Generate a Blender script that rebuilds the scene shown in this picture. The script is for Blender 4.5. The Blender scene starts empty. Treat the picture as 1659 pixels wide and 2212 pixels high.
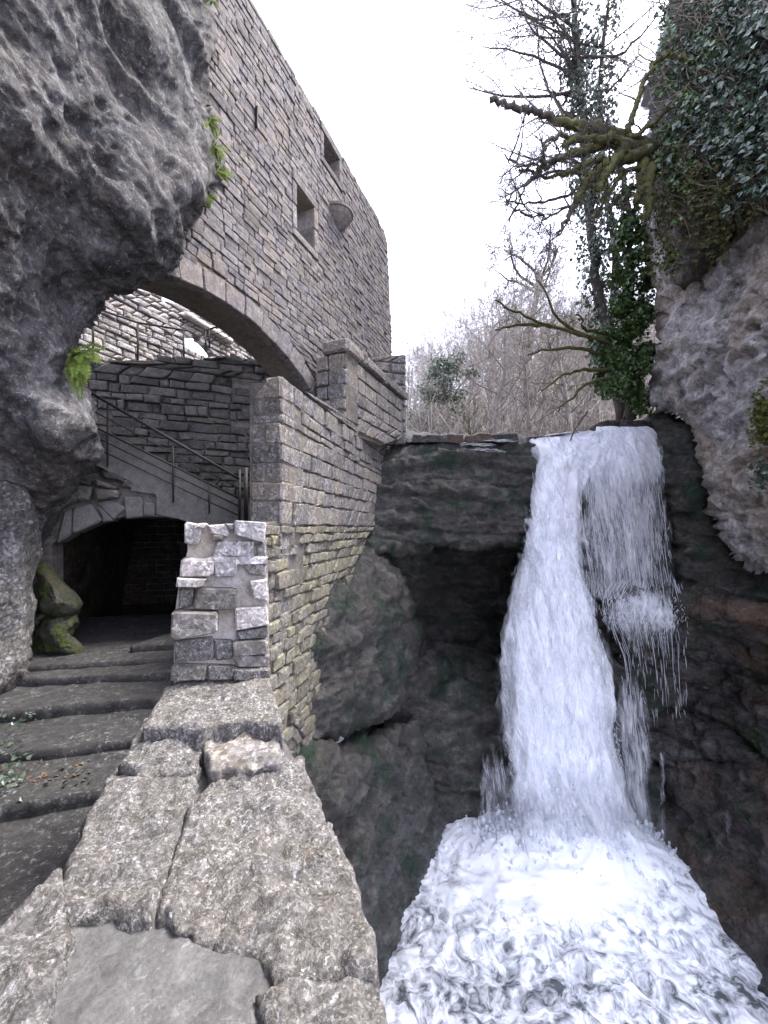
import bpy, bmesh, math, random
import numpy as np
from mathutils import Vector
RX = random.Random(11)
NR = np.random.RandomState(5)
SC = bpy.context.scene
COL = SC.collection

# ---------------------------------------------------------------- camera, sky, sun, exposure
EZ = 2.0                      # eye height above the near path
FP, CX, HY = 870.0, 829.5, 1140.0   # focal length / centre / horizon row in pixels of a 1659 x 2212 picture
cam = bpy.data.cameras.new('camera'); camo = bpy.data.objects.new('camera', cam); COL.objects.link(camo)
camo.location = (0, 0, EZ); camo.rotation_euler = (math.radians(90), 0, 0)
cam.sensor_fit = 'HORIZONTAL'; cam.sensor_width = 36; cam.lens = 36*FP/1659.0
cam.shift_y = (HY-1106.0)/1659.0
cam.clip_start = 0.05; cam.clip_end = 2000
SC.camera = camo
SUN_EL, SUN_AZ = math.radians(64), math.radians(72)      # azimuth clockwise from +Y
w = bpy.data.worlds.new('World'); SC.world = w; w.use_nodes = True
nt = w.node_tree; nt.nodes.clear()
wo = nt.nodes.new('ShaderNodeOutputWorld'); bg = nt.nodes.new('ShaderNodeBackground')
sky = nt.nodes.new('ShaderNodeTexSky'); sky.sky_type = 'NISHITA'; sky.sun_disc = False
sky.sun_elevation = SUN_EL; sky.sun_rotation = SUN_AZ
sky.air_density = 1.0; sky.dust_density = 6.0; sky.ozone_density = 1.0
mixw = nt.nodes.new('ShaderNodeMix'); mixw.data_type = 'RGBA'; mixw.inputs[0].default_value = 0.72
mixw.inputs[7].default_value = (3.85, 4.0, 5.2, 1)         # even cloud cover
nt.links.new(sky.outputs[0], mixw.inputs[6]); nt.links.new(mixw.outputs[2], bg.inputs[0])
bg.inputs[1].default_value = 0.125
nt.links.new(bg.outputs[0], wo.inputs[0])
sl = bpy.data.lights.new('sun', 'SUN'); so = bpy.data.objects.new('sun', sl); COL.objects.link(so)
sl.energy = 1.5; sl.angle = math.radians(18); sl.color = (1, 0.97, 0.95)
so.rotation_euler = (math.radians(90)-SUN_EL, 0, -SUN_AZ+math.pi); so.location = (8, 8, 20)
sd = Vector((math.sin(SUN_AZ)*math.cos(SUN_EL), math.cos(SUN_AZ)*math.cos(SUN_EL), math.sin(SUN_EL)))
so.rotation_euler = (-sd).to_track_quat('-Z', 'Y').to_euler()
vs = SC.view_settings
vs.view_transform = 'Standard'; vs.look = 'None'; vs.exposure = 2.75; vs.gamma = 1.0; vs.use_curve_mapping = False
SC.cycles.use_denoising = True
SC.cycles.max_bounces = 8; SC.cycles.transparent_max_bounces = 16; SC.cycles.diffuse_bounces = 4

# ---------------------------------------------------------------- helpers: pixels, noise
def P(px, py, d):             # pixel + distance ahead -> world point
    return np.stack([(np.asarray(px, float)-CX)/FP*d, np.asarray(d, float)+0*np.asarray(px, float), EZ-(np.asarray(py, float)-HY)/FP*d], -1)
def PZ(px, py, z):            # pixel on a level plane at height z
    d = (EZ-z)*FP/(py-HY)
    return ((px-CX)/FP*d, d)
def _h(i, j, k, s):
    n = (i*374761393 + j*668265263 + k*2147483647 + s*974634777) & 0xffffffff
    n = ((n ^ (n >> 13))*1274126177) & 0xffffffff
    n = ((n ^ (n >> 16))*2246822519) & 0xffffffff
    return ((n ^ (n >> 15)) & 0xffff)/65535.0*2-1
def vnoise(p, s=0):
    p = np.asarray(p, float); f = np.floor(p).astype(np.int64); t = p-f; t = t*t*(3-2*t)
    out = 0
    for a in (0, 1):
        wa = t[..., 0] if a else 1-t[..., 0]
        for b in (0, 1):
            wb = t[..., 1] if b else 1-t[..., 1]
            for c in (0, 1):
                wc = t[..., 2] if c else 1-t[..., 2]
                out = out + wa*wb*wc*_h(f[..., 0]+a, f[..., 1]+b, f[..., 2]+c, s)
    return out
def fbm(p, sc, octv=4, s=0, gain=.5, ridge=False):
    out = 0; amp = 1.0
    for o in range(octv):
        v = vnoise(np.asarray(p)*sc*(2.03**o)+o*17.3, s+o)
        if ridge: v = 1-2*np.abs(v)
        out = out+amp*v; amp *= gain
    return out
def rbf(ctrl):
    c = np.array(ctrl, float); X = c[:, :2]/400.0; n = len(c)
    def K(r): return np.where(r > 1e-9, r**2*np.log(np.maximum(r, 1e-9)), 0)
    A = np.zeros((n+3, n+3)); r = np.linalg.norm(X[:, None]-X[None], axis=2)
    A[:n, :n] = K(r)+np.eye(n)*1e-4; A[:n, n] = 1; A[:n, n+1:] = X; A[n, :n] = 1; A[n+1:, :n] = X.T
    b = np.zeros(n+3); b[:n] = c[:, 2]; wv = np.linalg.solve(A, b)
    def f(px, py):
        q = np.stack([px, py], -1)/400.0
        return K(np.linalg.norm(q[:, None]-X[None], axis=2))@wv[:n]+wv[n]+q@wv[n+1:]
    return f
def inside(poly, q):
    x, y = q[:, 0], q[:, 1]; r = np.zeros(len(q), bool); n = len(poly)
    for i in range(n):
        x1, y1 = poly[i]; x2, y2 = poly[(i+1) % n]
        if y1 == y2: continue
        c = ((y1 > y) != (y2 > y)) & (x < (x2-x1)*(y-y1)/(y2-y1)+x1); r ^= c
    return r
def nearest(poly, q, skip=()):
    best = np.full(len(q), 1e9); bp = q.copy(); n = len(poly)
    for i in range(n):
        if i in skip: continue
        a = np.array(poly[i], float); b = np.array(poly[(i+1) % n], float); ab = b-a
        t = np.clip(((q-a)@ab)/max(ab@ab, 1e-9), 0, 1); c = a+t[:, None]*ab; d = np.linalg.norm(q-c, axis=1)
        m = d < best; best[m] = d[m]; bp[m] = c[m]
    return best, bp
def mesh2d(poly, step):       # quads filling a polygon, rim snapped to its outline
    pa = np.array(poly, float); lo = pa.min(0)-step; hi = pa.max(0)+step
    nx = int((hi[0]-lo[0])/step)+2; ny = int((hi[1]-lo[1])/step)+2
    gx, gy = np.meshgrid(lo[0]+np.arange(nx)*step, lo[1]+np.arange(ny)*step); q = np.stack([gx.ravel(), gy.ravel()], 1)
    ins = inside(poly, q); idx = np.arange(nx*ny).reshape(ny, nx)
    quad = np.stack([idx[:-1, :-1], idx[:-1, 1:], idx[1:, 1:], idx[1:, :-1]], -1).reshape(-1, 4)
    quad = quad[ins[quad].sum(1) >= 2]
    used = np.unique(quad); rm = np.full(nx*ny, -1); rm[used] = np.arange(len(used))
    q = q[used]; ins = ins[used]; quad = rm[quad]
    d, bp = nearest(poly, q); q[~ins] = bp[~ins]; d[~ins] = 0
    e = np.concatenate([quad[:, [0, 1]], quad[:, [1, 2]], quad[:, [2, 3]], quad[:, [3, 0]]])
    key = {}
    for a, b in e.tolist(): key[(a, b)] = 1
    be = [(a, b) for (a, b) in key if (b, a) not in key]
    return q, quad, d, be
def vnormals(V, F):
    n = np.zeros_like(V); fn = np.cross(V[F[:, 2]]-V[F[:, 0]], V[F[:, 3]]-V[F[:, 1]])
    for k in range(4): np.add.at(n, F[:, k], fn)
    return n/np.maximum(np.linalg.norm(n, axis=1), 1e-12)[:, None]

# ---------------------------------------------------------------- helpers: objects
def raw(name, verts, faces, mat, parent=None, origin=None, smooth=True, uv=None):
    me = bpy.data.meshes.new(name)
    V = np.asarray(verts, float)
    o_ = np.array(origin if origin is not None else (0, 0, 0), float)
    me.from_pydata((V-o_).tolist(), [], [list(map(int, f)) for f in faces]); me.update()
    if smooth: me.polygons.foreach_set('use_smooth', [True]*len(me.polygons))
    if mat: me.materials.append(mat)
    if uv is not None:
        l = me.uv_layers.new(name='UVMap'); li = np.zeros(len(me.loops), np.int32); me.loops.foreach_get('vertex_index', li)
        l.data.foreach_set('uv', np.asarray(uv, float)[li].ravel())
    o = bpy.data.objects.new(name, me); COL.objects.link(o)
    if parent: o.parent = parent; o.location = Vector(o_)-parent.location
    else: o.location = Vector(o_)
    return o
def tag(o, label, cat, group=None):
    o['label'] = label; o['category'] = cat
    if group: o['group'] = group
    return o
def thing(name, label, cat, loc=(0, 0, 0), group=None):
    o = bpy.data.objects.new(name, None); COL.objects.link(o); o.location = loc; o.empty_display_size = .2
    return tag(o, label, cat, group)
def struct(o): o['kind'] = 'structure'; return o
def stuff(o): o['kind'] = 'stuff'; return o
def relief(name, poly, dfun, mat, step=7, amp=.05, nsc=1.2, rp=30, rd=.3, thick=.8, parent=None, seed=0, ridge=False, strat=0, octv=6, gain=.55, skip=(), fine=0.0, aniso=None, pits=0.0):
    q, F, dist, be = mesh2d(poly, step)
    if skip: dist, _ = nearest(poly, q, skip)
    d = dfun(q[:, 0], q[:, 1]); t = np.clip(dist/rp, 0, 1)
    d = d+rd*(1-np.sqrt(np.maximum(0, 1-(1-t)**2)))
    V = P(q[:, 0], q[:, 1], d); N = vnormals(V, F)
    view = V-np.array([0, 0, EZ]); view /= np.linalg.norm(view, axis=1)[:, None]
    flip = (N*view).sum(1) > 0; N[flip] *= -1
    h = fbm(V, nsc, octv, seed, gain)*amp
    if ridge: h = h*.6+(fbm(V*np.array([1, 1, 1.7]), nsc*1.3, octv, seed+31, gain, True)-.3)*amp*.6
    if strat:                                        # weathered beds: layers with uneven edges
        zz = V[:, 2]+.25*fbm(V, .5, 3, seed+7); s = zz*strat; k = s-np.floor(s)
        lay = _h(np.floor(s).astype(np.int64), 3+0*np.floor(s).astype(np.int64), 5+0*np.floor(s).astype(np.int64), seed)
        h = h+amp*.9*(lay*.7-np.exp(-((k-.5)*2)**8*0-((np.minimum(k, 1-k))/.12)**2)*.9)
    if aniso:
        ad = np.array(aniso[:3], float); ad /= np.linalg.norm(ad); Va = V-np.outer(V@ad, ad)*(1-1/aniso[3])
        h = h+aniso[4]*(fbm(Va, 3.2, 5, seed+61, .55, True)-.3)
    if pits: h = h-pits*np.maximum(0, fbm(V, 5.5, 3, seed+71, .5)-.12)-pits*.5*np.maximum(0, fbm(V, 13., 2, seed+75, .5)-.1)
    if fine: h = h+fine*fbm(V, 9., 3, seed+50, .6)
    V = V+N*h[:, None]
    n0 = len(V); bi = sorted(set([a for a, b in be]+[b for a, b in be])); mp = {b: n0+i for i, b in enumerate(bi)}
    back = V[bi]+view[bi]*thick
    V2 = np.concatenate([V, back]); faces = [list(f) for f in F.tolist()]+[[b, a, mp[a], mp[b]] for a, b in be]
    return raw(name, V2, faces, mat, parent)
def slab(name, poly, zt, zb, mat, step=.03, amp=.02, nsc=4, bev=.05, parent=None, seed=0, tilt=(0, 0), gain=.55):
    q, F, dist, be = mesh2d(poly, step)
    c = q.mean(0); z = zt+(q-c)@np.array(tilt); t = np.clip(dist/bev, 0, 1)
    z = z-bev*.6*(1-np.sqrt(np.maximum(0, 1-(1-t)**2)))
    V = np.concatenate([q, z[:, None]], 1)
    nz = fbm(V, nsc, 6, seed, gain)+.7*(fbm(V*np.array([1.0, 1.6, 1]), nsc*.8, 5, seed+3, .55, True)-.4)
    V[:, 2] += nz*amp*np.clip(.35+t, 0, 1); V[:, 0] += amp*.5*fbm(V, nsc*2, 3, seed+9); V[:, 1] += amp*.5*fbm(V, nsc*2, 3, seed+12)
    n0 = len(V); bi = sorted(set([a for a, b in be]+[b for a, b in be])); mp = {}; faces = [list(f) for f in F.tolist()]
    Vs = [V]; prev = {b: b for b in bi}; lev = 6; cnt = n0
    ctr = q.mean(0)
    for k in range(1, lev+1):
        r = V[bi].copy(); f = k/lev; r[:, 2] = V[bi][:, 2]*(1-f)+zb*f
        out = r[:, :2]-ctr; out /= np.maximum(np.linalg.norm(out, axis=1), 1e-6)[:, None]
        j = fbm(r, nsc, 4, seed+20)*amp*1.3
        r[:, :2] += out*j[:, None]
        cur = {b: cnt+i for i, b in enumerate(bi)}; cnt += len(bi); Vs.append(r)
        faces += [[prev[b], prev[a], cur[a], cur[b]] for a, b in be]; prev = cur
    faces = [f[::1] for f in faces]
    return raw(name, np.concatenate(Vs), faces, mat, parent)

# ---------------------------------------------------------------- materials
def newmat(name):
    m = bpy.data.materials.new(name); m.use_nodes = True; t = m.node_tree
    b = t.nodes['Principled BSDF']; b.inputs['Specular IOR Level'].default_value = .25
    return m, t, b
class NB:
    def __init__(s, t): s.t = t; s.L = t.links.new
    def n(s, ty, **kw):
        x = s.t.nodes.new(ty)
        for k, v in kw.items(): setattr(x, k, v)
        return x
    def pos(s):
        return s.n('ShaderNodeNewGeometry').outputs['Position']
    def scale(s, vec, sc):
        m = s.n('ShaderNodeMapping'); m.inputs['Scale'].default_value = sc; s.L(vec, m.inputs[0]); return m.outputs[0]
    def noise(s, vec, sc, det=6, rough=.6, dist=0):
        x = s.n('ShaderNodeTexNoise'); x.inputs['Scale'].default_value = sc; x.inputs['Detail'].default_value = det
        x.inputs['Roughness'].default_value = rough; x.inputs['Distortion'].default_value = dist; s.L(vec, x.inputs['Vector']); return x.outputs['Fac']
    def voro(s, vec, sc, feat='F1', rnd=1):
        x = s.n('ShaderNodeTexVoronoi', feature=feat); x.inputs['Scale'].default_value = sc; x.inputs['Randomness'].default_value = rnd
        s.L(vec, x.inputs['Vector']); return x.outputs['Distance']
    def ramp(s, fac, *st):
        x = s.n('ShaderNodeValToRGB'); e = x.color_ramp.elements
        while len(e) < len(st): e.new(.5)
        for i, (p, c) in enumerate(st):
            e[i].position = p; e[i].color = (c, c, c, 1) if not isinstance(c, tuple) else (*c, 1)
        s.L(fac, x.inputs[0]); return x.outputs[0]
    def mix(s, fac, a, b, bt='MIX'):
        x = s.n('ShaderNodeMix', data_type='RGBA', blend_type=bt)
        for v, i in ((fac, 0), (a, 6), (b, 7)):
            if hasattr(v, 'is_linked'): s.L(v, x.inputs[i])
            elif i == 0: x.inputs[0].default_value = v
            else: x.inputs[i].default_value = (*v, 1)
        return x.outputs[2]
    def math(s, op, a, b=0.0, c=None):
        x = s.n('ShaderNodeMath', operation=op)
        for v, i in ((a, 0), (b, 1), (c, 2)):
            if v is None: continue
            if hasattr(v, 'is_linked'): s.L(v, x.inputs[i])
            else: x.inputs[i].default_value = v
        return x.outputs[0]
    def bump(s, h, st, dist, prev=None):
        x = s.n('ShaderNodeBump'); x.inputs['Strength'].default_value = st; x.inputs['Distance'].default_value = dist
        s.L(h, x.inputs['Height'])
        if prev: s.L(prev, x.inputs['Normal'])
        return x.outputs[0]
def rand01(N):
    g = N.n('ShaderNodeNewGeometry').outputs['Random Per Island']; o = N.n('ShaderNodeObjectInfo').outputs['Random']
    return N.math('FRACT', N.math('ADD', g, N.math('MULTIPLY', o, 7.31)))
def speckle(N, p, base, speck, spsc):
    vx = N.n('ShaderNodeTexVoronoi'); vx.inputs['Scale'].default_value = spsc
    dv = N.n('ShaderNodeVectorMath', operation='ADD'); ds = N.n('ShaderNodeVectorMath', operation='SCALE'); ds.inputs['Scale'].default_value = 2.2/spsc; nn_ = N.n('ShaderNodeTexNoise'); nn_.inputs['Scale'].default_value = spsc*.5; N.L(p, nn_.inputs['Vector']); N.L(nn_.outputs['Color'], ds.inputs[0]); N.L(p, dv.inputs[0]); N.L(ds.outputs[0], dv.inputs[1]); N.L(dv.outputs[0], vx.inputs['Vector'])
    sv = N.n('ShaderNodeSeparateColor'); N.L(vx.outputs['Color'], sv.inputs[0])
    return N.mix(speck, base, N.mix(1.0, base, N.ramp(sv.outputs[0], (0., .35), (.55, .9), (.8, 1.3), (1., 2.3)), 'MULTIPLY'))
def stone_mat(name, dark, mid, light, warm=(.30, .24, .15), lichen=.35, lcol=(.46, .47, .46), moss=0.0, tint=.5, warmamt=.35, scale=1.0, bump=.8, black=.5, speck=0.0, spsc=70.):
    m, t, b = newmat(name); N = NB(t); p = N.pos()
    r = rand01(N)
    n1 = N.noise(p, 2.2*scale, 5, .6); n2 = N.noise(p, 11*scale, 8, .68, .3); n3 = N.noise(p, 60*scale, 5, .7)
    base = N.ramp(n2, (.3, dark), (.5, mid), (.72, light))
    base = N.mix(N.math('MULTIPLY', N.ramp(n1, (.42, 0.), (.62, 1.)), warmamt), base, warm)
    base = N.mix(N.math('MULTIPLY', N.ramp(r, (.55, 0.), (1., 1.)), warmamt), base, warm)
    v = N.ramp(r, (0., 1-tint*.75), (.5, 1.), (1., 1+tint*.45)); base = N.mix(1.0, base, v, 'MULTIPLY')
    base = N.mix(1.0, base, N.ramp(n3, (.25, .62), (.5, 1.), (.8, 1.3)), 'MULTIPLY')
    if lichen:
        l1 = N.noise(p, 24*scale, 6, .72, .6); l2 = N.noise(p, 3.1*scale, 4, .6)
        lm = N.math('MULTIPLY', N.ramp(l1, (.54, 0.), (.62, 1.)), N.ramp(l2, (.38, 0.), (.62, 1.)))
        base = N.mix(N.math('MULTIPLY', lm, lichen), base, lcol)
    if black:
        k1 = N.noise(p, 17*scale, 7, .75, .4); k2 = N.noise(p, 2.7*scale, 3, .6)
        km = N.math('MULTIPLY', N.ramp(k1, (.53, 0.), (.66, 1.)), N.ramp(k2, (.4, 0.), (.7, 1.)))
        base = N.mix(N.math('MULTIPLY', km, black), base, (.022, .021, .023))
    if speck: base = speckle(N, p, base, speck, spsc)
    if moss:
        mm = N.noise(p, 1.6*scale, 6, .7); nz = N.n('ShaderNodeSeparateXYZ'); N.L(N.n('ShaderNodeNewGeometry').outputs['Normal'], nz.inputs[0])
        mf = N.ramp(N.math('ADD', mm, N.math('MULTIPLY', nz.outputs[2], .12)), (.62-moss*.25, 0.), (.72-moss*.25, 1.))
        base = N.mix(mf, base, N.ramp(n2, (.3, (.018, .03, .008)), (.7, (.06, .085, .018))))
    N.L(base, b.inputs['Base Color']); b.inputs['Roughness'].default_value = .88
    h = N.math('ADD', N.math('MULTIPLY', n2, .7), N.math('MULTIPLY', n3, .35))
    N.L(N.bump(h, bump, .03), b.inputs['Normal'])
    return m
M = {}
M['building'] = stone_mat('building_stone', (.058, .053, .057), (.142, .13, .132), (.255, .238, .248), warm=(.2, .155, .105), lichen=.4, tint=.45, warmamt=.3, black=.6)
M['wallstone'] = stone_mat('wall_stone', (.06, .056, .055), (.145, .135, .13), (.27, .257, .252), warm=(.19, .155, .108), lichen=.6, lcol=(.45, .46, .48), tint=.4, warmamt=.35, black=.5, speck=.5, spsc=40.)
M['lowstone'] = stone_mat('damp_wall_stone', (.07, .065, .055), (.16, .145, .12), (.27, .245, .21), warm=(.17, .155, .09), lichen=.3, tint=.4, warmamt=.5, black=.6, speck=.4, spsc=40.)
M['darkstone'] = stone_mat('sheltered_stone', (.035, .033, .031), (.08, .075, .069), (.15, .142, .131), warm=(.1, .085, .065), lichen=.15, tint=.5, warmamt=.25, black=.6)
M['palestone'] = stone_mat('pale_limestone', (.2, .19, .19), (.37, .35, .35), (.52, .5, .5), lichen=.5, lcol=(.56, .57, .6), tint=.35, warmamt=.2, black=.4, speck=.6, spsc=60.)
M['mortar'] = stone_mat('old_mortar', (.06, .054, .05), (.11, .1, .092), (.17, .158, .146), lichen=.0, tint=.2, warmamt=.2, black=.4)
M['limemortar'] = stone_mat('lime_mortar', (.22, .2, .185), (.35, .32, .3), (.46, .43, .41), lichen=.3, tint=0, warmamt=.25, black=.25)
M['plaster'] = stone_mat('grey_render', (.085, .081, .076), (.125, .119, .113), (.17, .162, .154), warm=(.115, .108, .1), lichen=.15, tint=0, warmamt=.15, black=.3, bump=.35)
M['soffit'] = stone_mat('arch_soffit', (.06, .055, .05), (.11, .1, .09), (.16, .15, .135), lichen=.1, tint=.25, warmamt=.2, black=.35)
M['slab'] = stone_mat('weathered_slab', (.05, .047, .045), (.135, .128, .122), (.27, .26, .252), warm=(.15, .13, .1), lichen=.8, lcol=(.46, .47, .49), tint=.15, warmamt=.3, scale=2.3, black=.7, bump=1.0, speck=.6, spsc=125.)
M['slabmortar'] = stone_mat('slab_mortar', (.05, .048, .047), (.08, .078, .076), (.12, .117, .115), warm=(.08, .076, .072), lichen=.2, tint=0, warmamt=.2, black=.25, scale=1.5, bump=.4)
M['path'] = stone_mat('trodden_earth', (.016, .015, .015), (.03, .029, .029), (.058, .056, .056), warm=(.042, .04, .038), lichen=.25, tint=.2, warmamt=.15, black=.3, bump=.5)
def rock_mat(name, dark, mid, light, moss=0.0, wet=.85, mosscol=((.014, .022, .008), (.05, .065, .02)), strat=0, scale=1.0, bump=1.0, warm=(.2, .15, .09), pale=0.0, warmamt=.3, streak=None, speck=0.0, spsc=20., lcol=(.4, .41, .42)):
    m, t, b = newmat(name); N = NB(t); p = N.pos()
    ps = N.scale(p, (1, 1, 1+strat))
    n0 = N.noise(p, .7*scale, 5, .6); n1 = N.noise(ps, 2.4*scale, 8, .66, .6); n2 = N.noise(p, 13*scale, 8, .7, .4); n3 = N.noise(p, 70*scale, 4, .7)
    base = N.ramp(n1, (.3, dark), (.5, mid), (.7, light))
    base = N.mix(N.math('MULTIPLY', N.ramp(n0, (.45, 0.), (.65, 1.)), warmamt), base, warm)
    base = N.mix(1.0, base, N.ramp(n2, (.3, .45), (.5, 1.), (.72, 1.55)), 'MULTIPLY')
    base = N.mix(1.0, base, N.ramp(n3, (.25, .7), (.5, 1.), (.8, 1.25)), 'MULTIPLY')
    if streak:
        mr = N.n('ShaderNodeMapping'); mr.inputs['Rotation'].default_value = streak[:3]; mr.inputs['Scale'].default_value = (1, 1, .16); vr = N.n('ShaderNodeMapping', vector_type='TEXTURE'); vr.inputs['Rotation'].default_value = streak[:3]; N.L(p, vr.inputs[0]); sc3 = N.scale(vr.outputs[0], (1, 1, .14))
        t1 = N.noise(sc3, 5.0, 7, .65, .4); base = N.mix(1.0, base, N.ramp(t1, (.34, .5), (.5, 1.), (.66, 1.4)), 'MULTIPLY')
        t2 = N.noise(sc3, 1.8, 4, .6, .3); base = N.mix(N.math('MULTIPLY', N.ramp(t2, (.56, 0.), (.68, 1.)), .75), base, (.028, .026, .026))
    if pale:
        l1 = N.noise(p, 19*scale, 7, .72, .8); base = N.mix(N.math('MULTIPLY', N.ramp(l1, (.56, 0.), (.63, 1.)), pale), base, lcol)
    if speck:
        base = speckle(N, p, base, speck, spsc)
    if moss:
        mm = N.noise(p, 1.3*scale, 7, .7, .3); mf = N.ramp(mm, (.66-moss*.3, 0.), (.78-moss*.3, 1.))
        base = N.mix(mf, base, N.ramp(n2, (.3, mosscol[0]), (.7, mosscol[1])))
    N.L(base, b.inputs['Base Color'])
    b.inputs['Roughness'].default_value = wet
    h = N.math('ADD', N.math('MULTIPLY', n1, 1.0), N.math('ADD', N.math('MULTIPLY', n2, .6), N.math('MULTIPLY', n3, .3)))
    N.L(N.bump(h, bump, .07), b.inputs['Normal'])
    return m
M['rock'] = rock_mat('overhang_limestone', (.026, .024, .025), (.078, .074, .075), (.165, .16, .165), pale=.4, bump=.8, warmamt=.45, scale=1.2, warm=(.12, .1, .08), streak=(0, 0.75, .35), speck=.35, spsc=26.)
M['boulder'] = rock_mat('lichened_boulder', (.09, .085, .08), (.19, .18, .175), (.32, .31, .305), pale=.8, scale=2.2, bump=1.0, speck=.7, spsc=34.)
M['cliffpale'] = rock_mat('pale_cliff', (.12, .11, .105), (.34, .32, .305), (.5, .48, .47), pale=.6, moss=.3, warmamt=.6, speck=.25, spsc=9., lcol=(.52, .51, .53), bump=1.0, warm=(.3, .22, .14), mosscol=((.02, .024, .01), (.07, .065, .025)))
M['gorge'] = rock_mat('wet_gorge_rock', (.017, .016, .015), (.06, .057, .052), (.125, .119, .11), moss=.55, wet=.34, speck=.2, spsc=13., pale=.25, lcol=(.16, .155, .145), strat=1.2, bump=1.0, warm=(.075, .066, .052), mosscol=((.012, .022, .015), (.035, .055, .036)))
M['gorgedark'] = rock_mat('wet_rock_and_cellar_shade', (.014, .013, .014), (.048, .045, .044), (.11, .104, .098), moss=.42, wet=.24, warmamt=.6, speck=.2, spsc=11., pale=.2, lcol=(.13, .13, .13), strat=.8, warm=(.13, .08, .05), mosscol=((.012, .02, .01), (.03, .05, .02)))
M['mossrock'] = rock_mat('mossy_rock', (.03, .03, .025), (.08, .078, .065), (.15, .145, .125), moss=.72, scale=2.5, mosscol=((.025, .04, .01), (.1, .13, .03)))
M['hill'] = rock_mat('leaf_litter_slope', (.09, .075, .06), (.16, .135, .11), (.24, .2, .17), moss=.2, scale=.4, bump=.5)
def simple(name, c1, c2, rough=.7, sc=20, bump=.3, spec=.25, metal=0, var=0.0, transl=0.0):
    m, t, b = newmat(name); N = NB(t); p = N.pos(); n = N.noise(p, sc, 5, .65)
    base = N.ramp(n, (.3, c1), (.7, c2))
    if var: base = N.mix(1.0, base, N.ramp(rand01(N), (0., 1-var), (1., 1+var)), 'MULTIPLY')
    N.L(base, b.inputs['Base Color']); b.inputs['Roughness'].default_value = rough; b.inputs['Metallic'].default_value = metal
    b.inputs['Specular IOR Level'].default_value = spec
    if bump: N.L(N.bump(n, bump, .02), b.inputs['Normal'])
    if transl:
        o = t.nodes['Material Output']; tr = N.n('ShaderNodeBsdfTranslucent'); N.L(base, tr.inputs[0]); ms = N.n('ShaderNodeMixShader'); ms.inputs[0].default_value = transl
        N.L(b.outputs[0], ms.inputs[1]); N.L(tr.outputs[0], ms.inputs[2]); N.L(ms.outputs[0], o.inputs[0])
    return m
M['iron'] = simple('painted_iron', (.012, .011, .01), (.03, .026, .023), .65, 30, .2, .3)
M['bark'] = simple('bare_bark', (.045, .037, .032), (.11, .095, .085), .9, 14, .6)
M['bgbark'] = simple('hazed_far_bark', (.17, .15, .135), (.31, .28, .255), .95, 3, 0)  # lightened and greyed so the colour itself carries the distance haze
M['mossbark'] = simple('mossy_bark', (.03, .027, .014), (.105, .105, .035), .95, 9, .9)
M['ivy'] = simple('ivy_leaf', (.026, .055, .016), (.09, .15, .045), .32, 3, 0, .5, var=.5, transl=.15)
M['ivyblue'] = simple('glossy_ivy_leaf', (.03, .052, .034), (.1, .135, .09), .25, 3, 0, .6, var=.5, transl=.1)
M['fern'] = simple('fern_frond', (.1, .15, .03), (.22, .29, .07), .6, 6, 0, .3, var=.3, transl=.3)
M['moss'] = simple('moss_cushion', (.05, .055, .015), (.16, .165, .045), 1.0, 16, 1.0)
M['vine'] = simple('dead_vine', (.08, .065, .045), (.2, .165, .12), .95, 10, .3)
M['deadleaf'] = simple('dead_leaf', (.06, .04, .025), (.16, .11, .07), .8, 30, 0, var=.5)
M['evergreen'] = simple('evergreen_leaf', (.1, .12, .1), (.19, .22, .17), .6, 3, 0, var=.4, transl=.1)

# ---------------------------------------------------------------- masonry
class Plane:
    def __init__(s, px, d, vp, flip=False):
        a = np.array([(vp-CX)/FP, 1.0]); s.a = a/np.linalg.norm(a); s.O = np.array([(px-CX)/FP*d, d])
        n = np.array([s.a[1], -s.a[0]])
        if n@(-s.O) < 0: n = -n
        s.n = n
    def uv(s, px, py):
        X = (px-CX)/FP; r = np.array([X, 1.0]); A = np.array([[r[0], -s.a[0]], [r[1], -s.a[1]]]); d, u = np.linalg.solve(A, s.O)
        return (u, EZ-(py-HY)/FP*d)
    def poly(s, pts): return [s.uv(*p) for p in pts]
    def w(s, u, v, off=0.0):
        u = np.asarray(u, float); v = np.asarray(v, float); off = np.asarray(off, float)+0*u
        return np.stack([s.O[0]+s.a[0]*u+s.n[0]*off, s.O[1]+s.a[1]*u+s.n[1]*off, v], -1)
def spans(polys, v):
    xs = []
    for poly in polys:
        n = len(poly)
        for i in range(n):
            (u1, v1), (u2, v2) = poly[i], poly[(i+1) % n]
            if (v1 > v) != (v2 > v): xs.append(u1+(u2-u1)*(v-v1)/(v2-v1))
    xs.sort(); return [(xs[i], xs[i+1]) for i in range(0, len(xs)-1, 2)]
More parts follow.
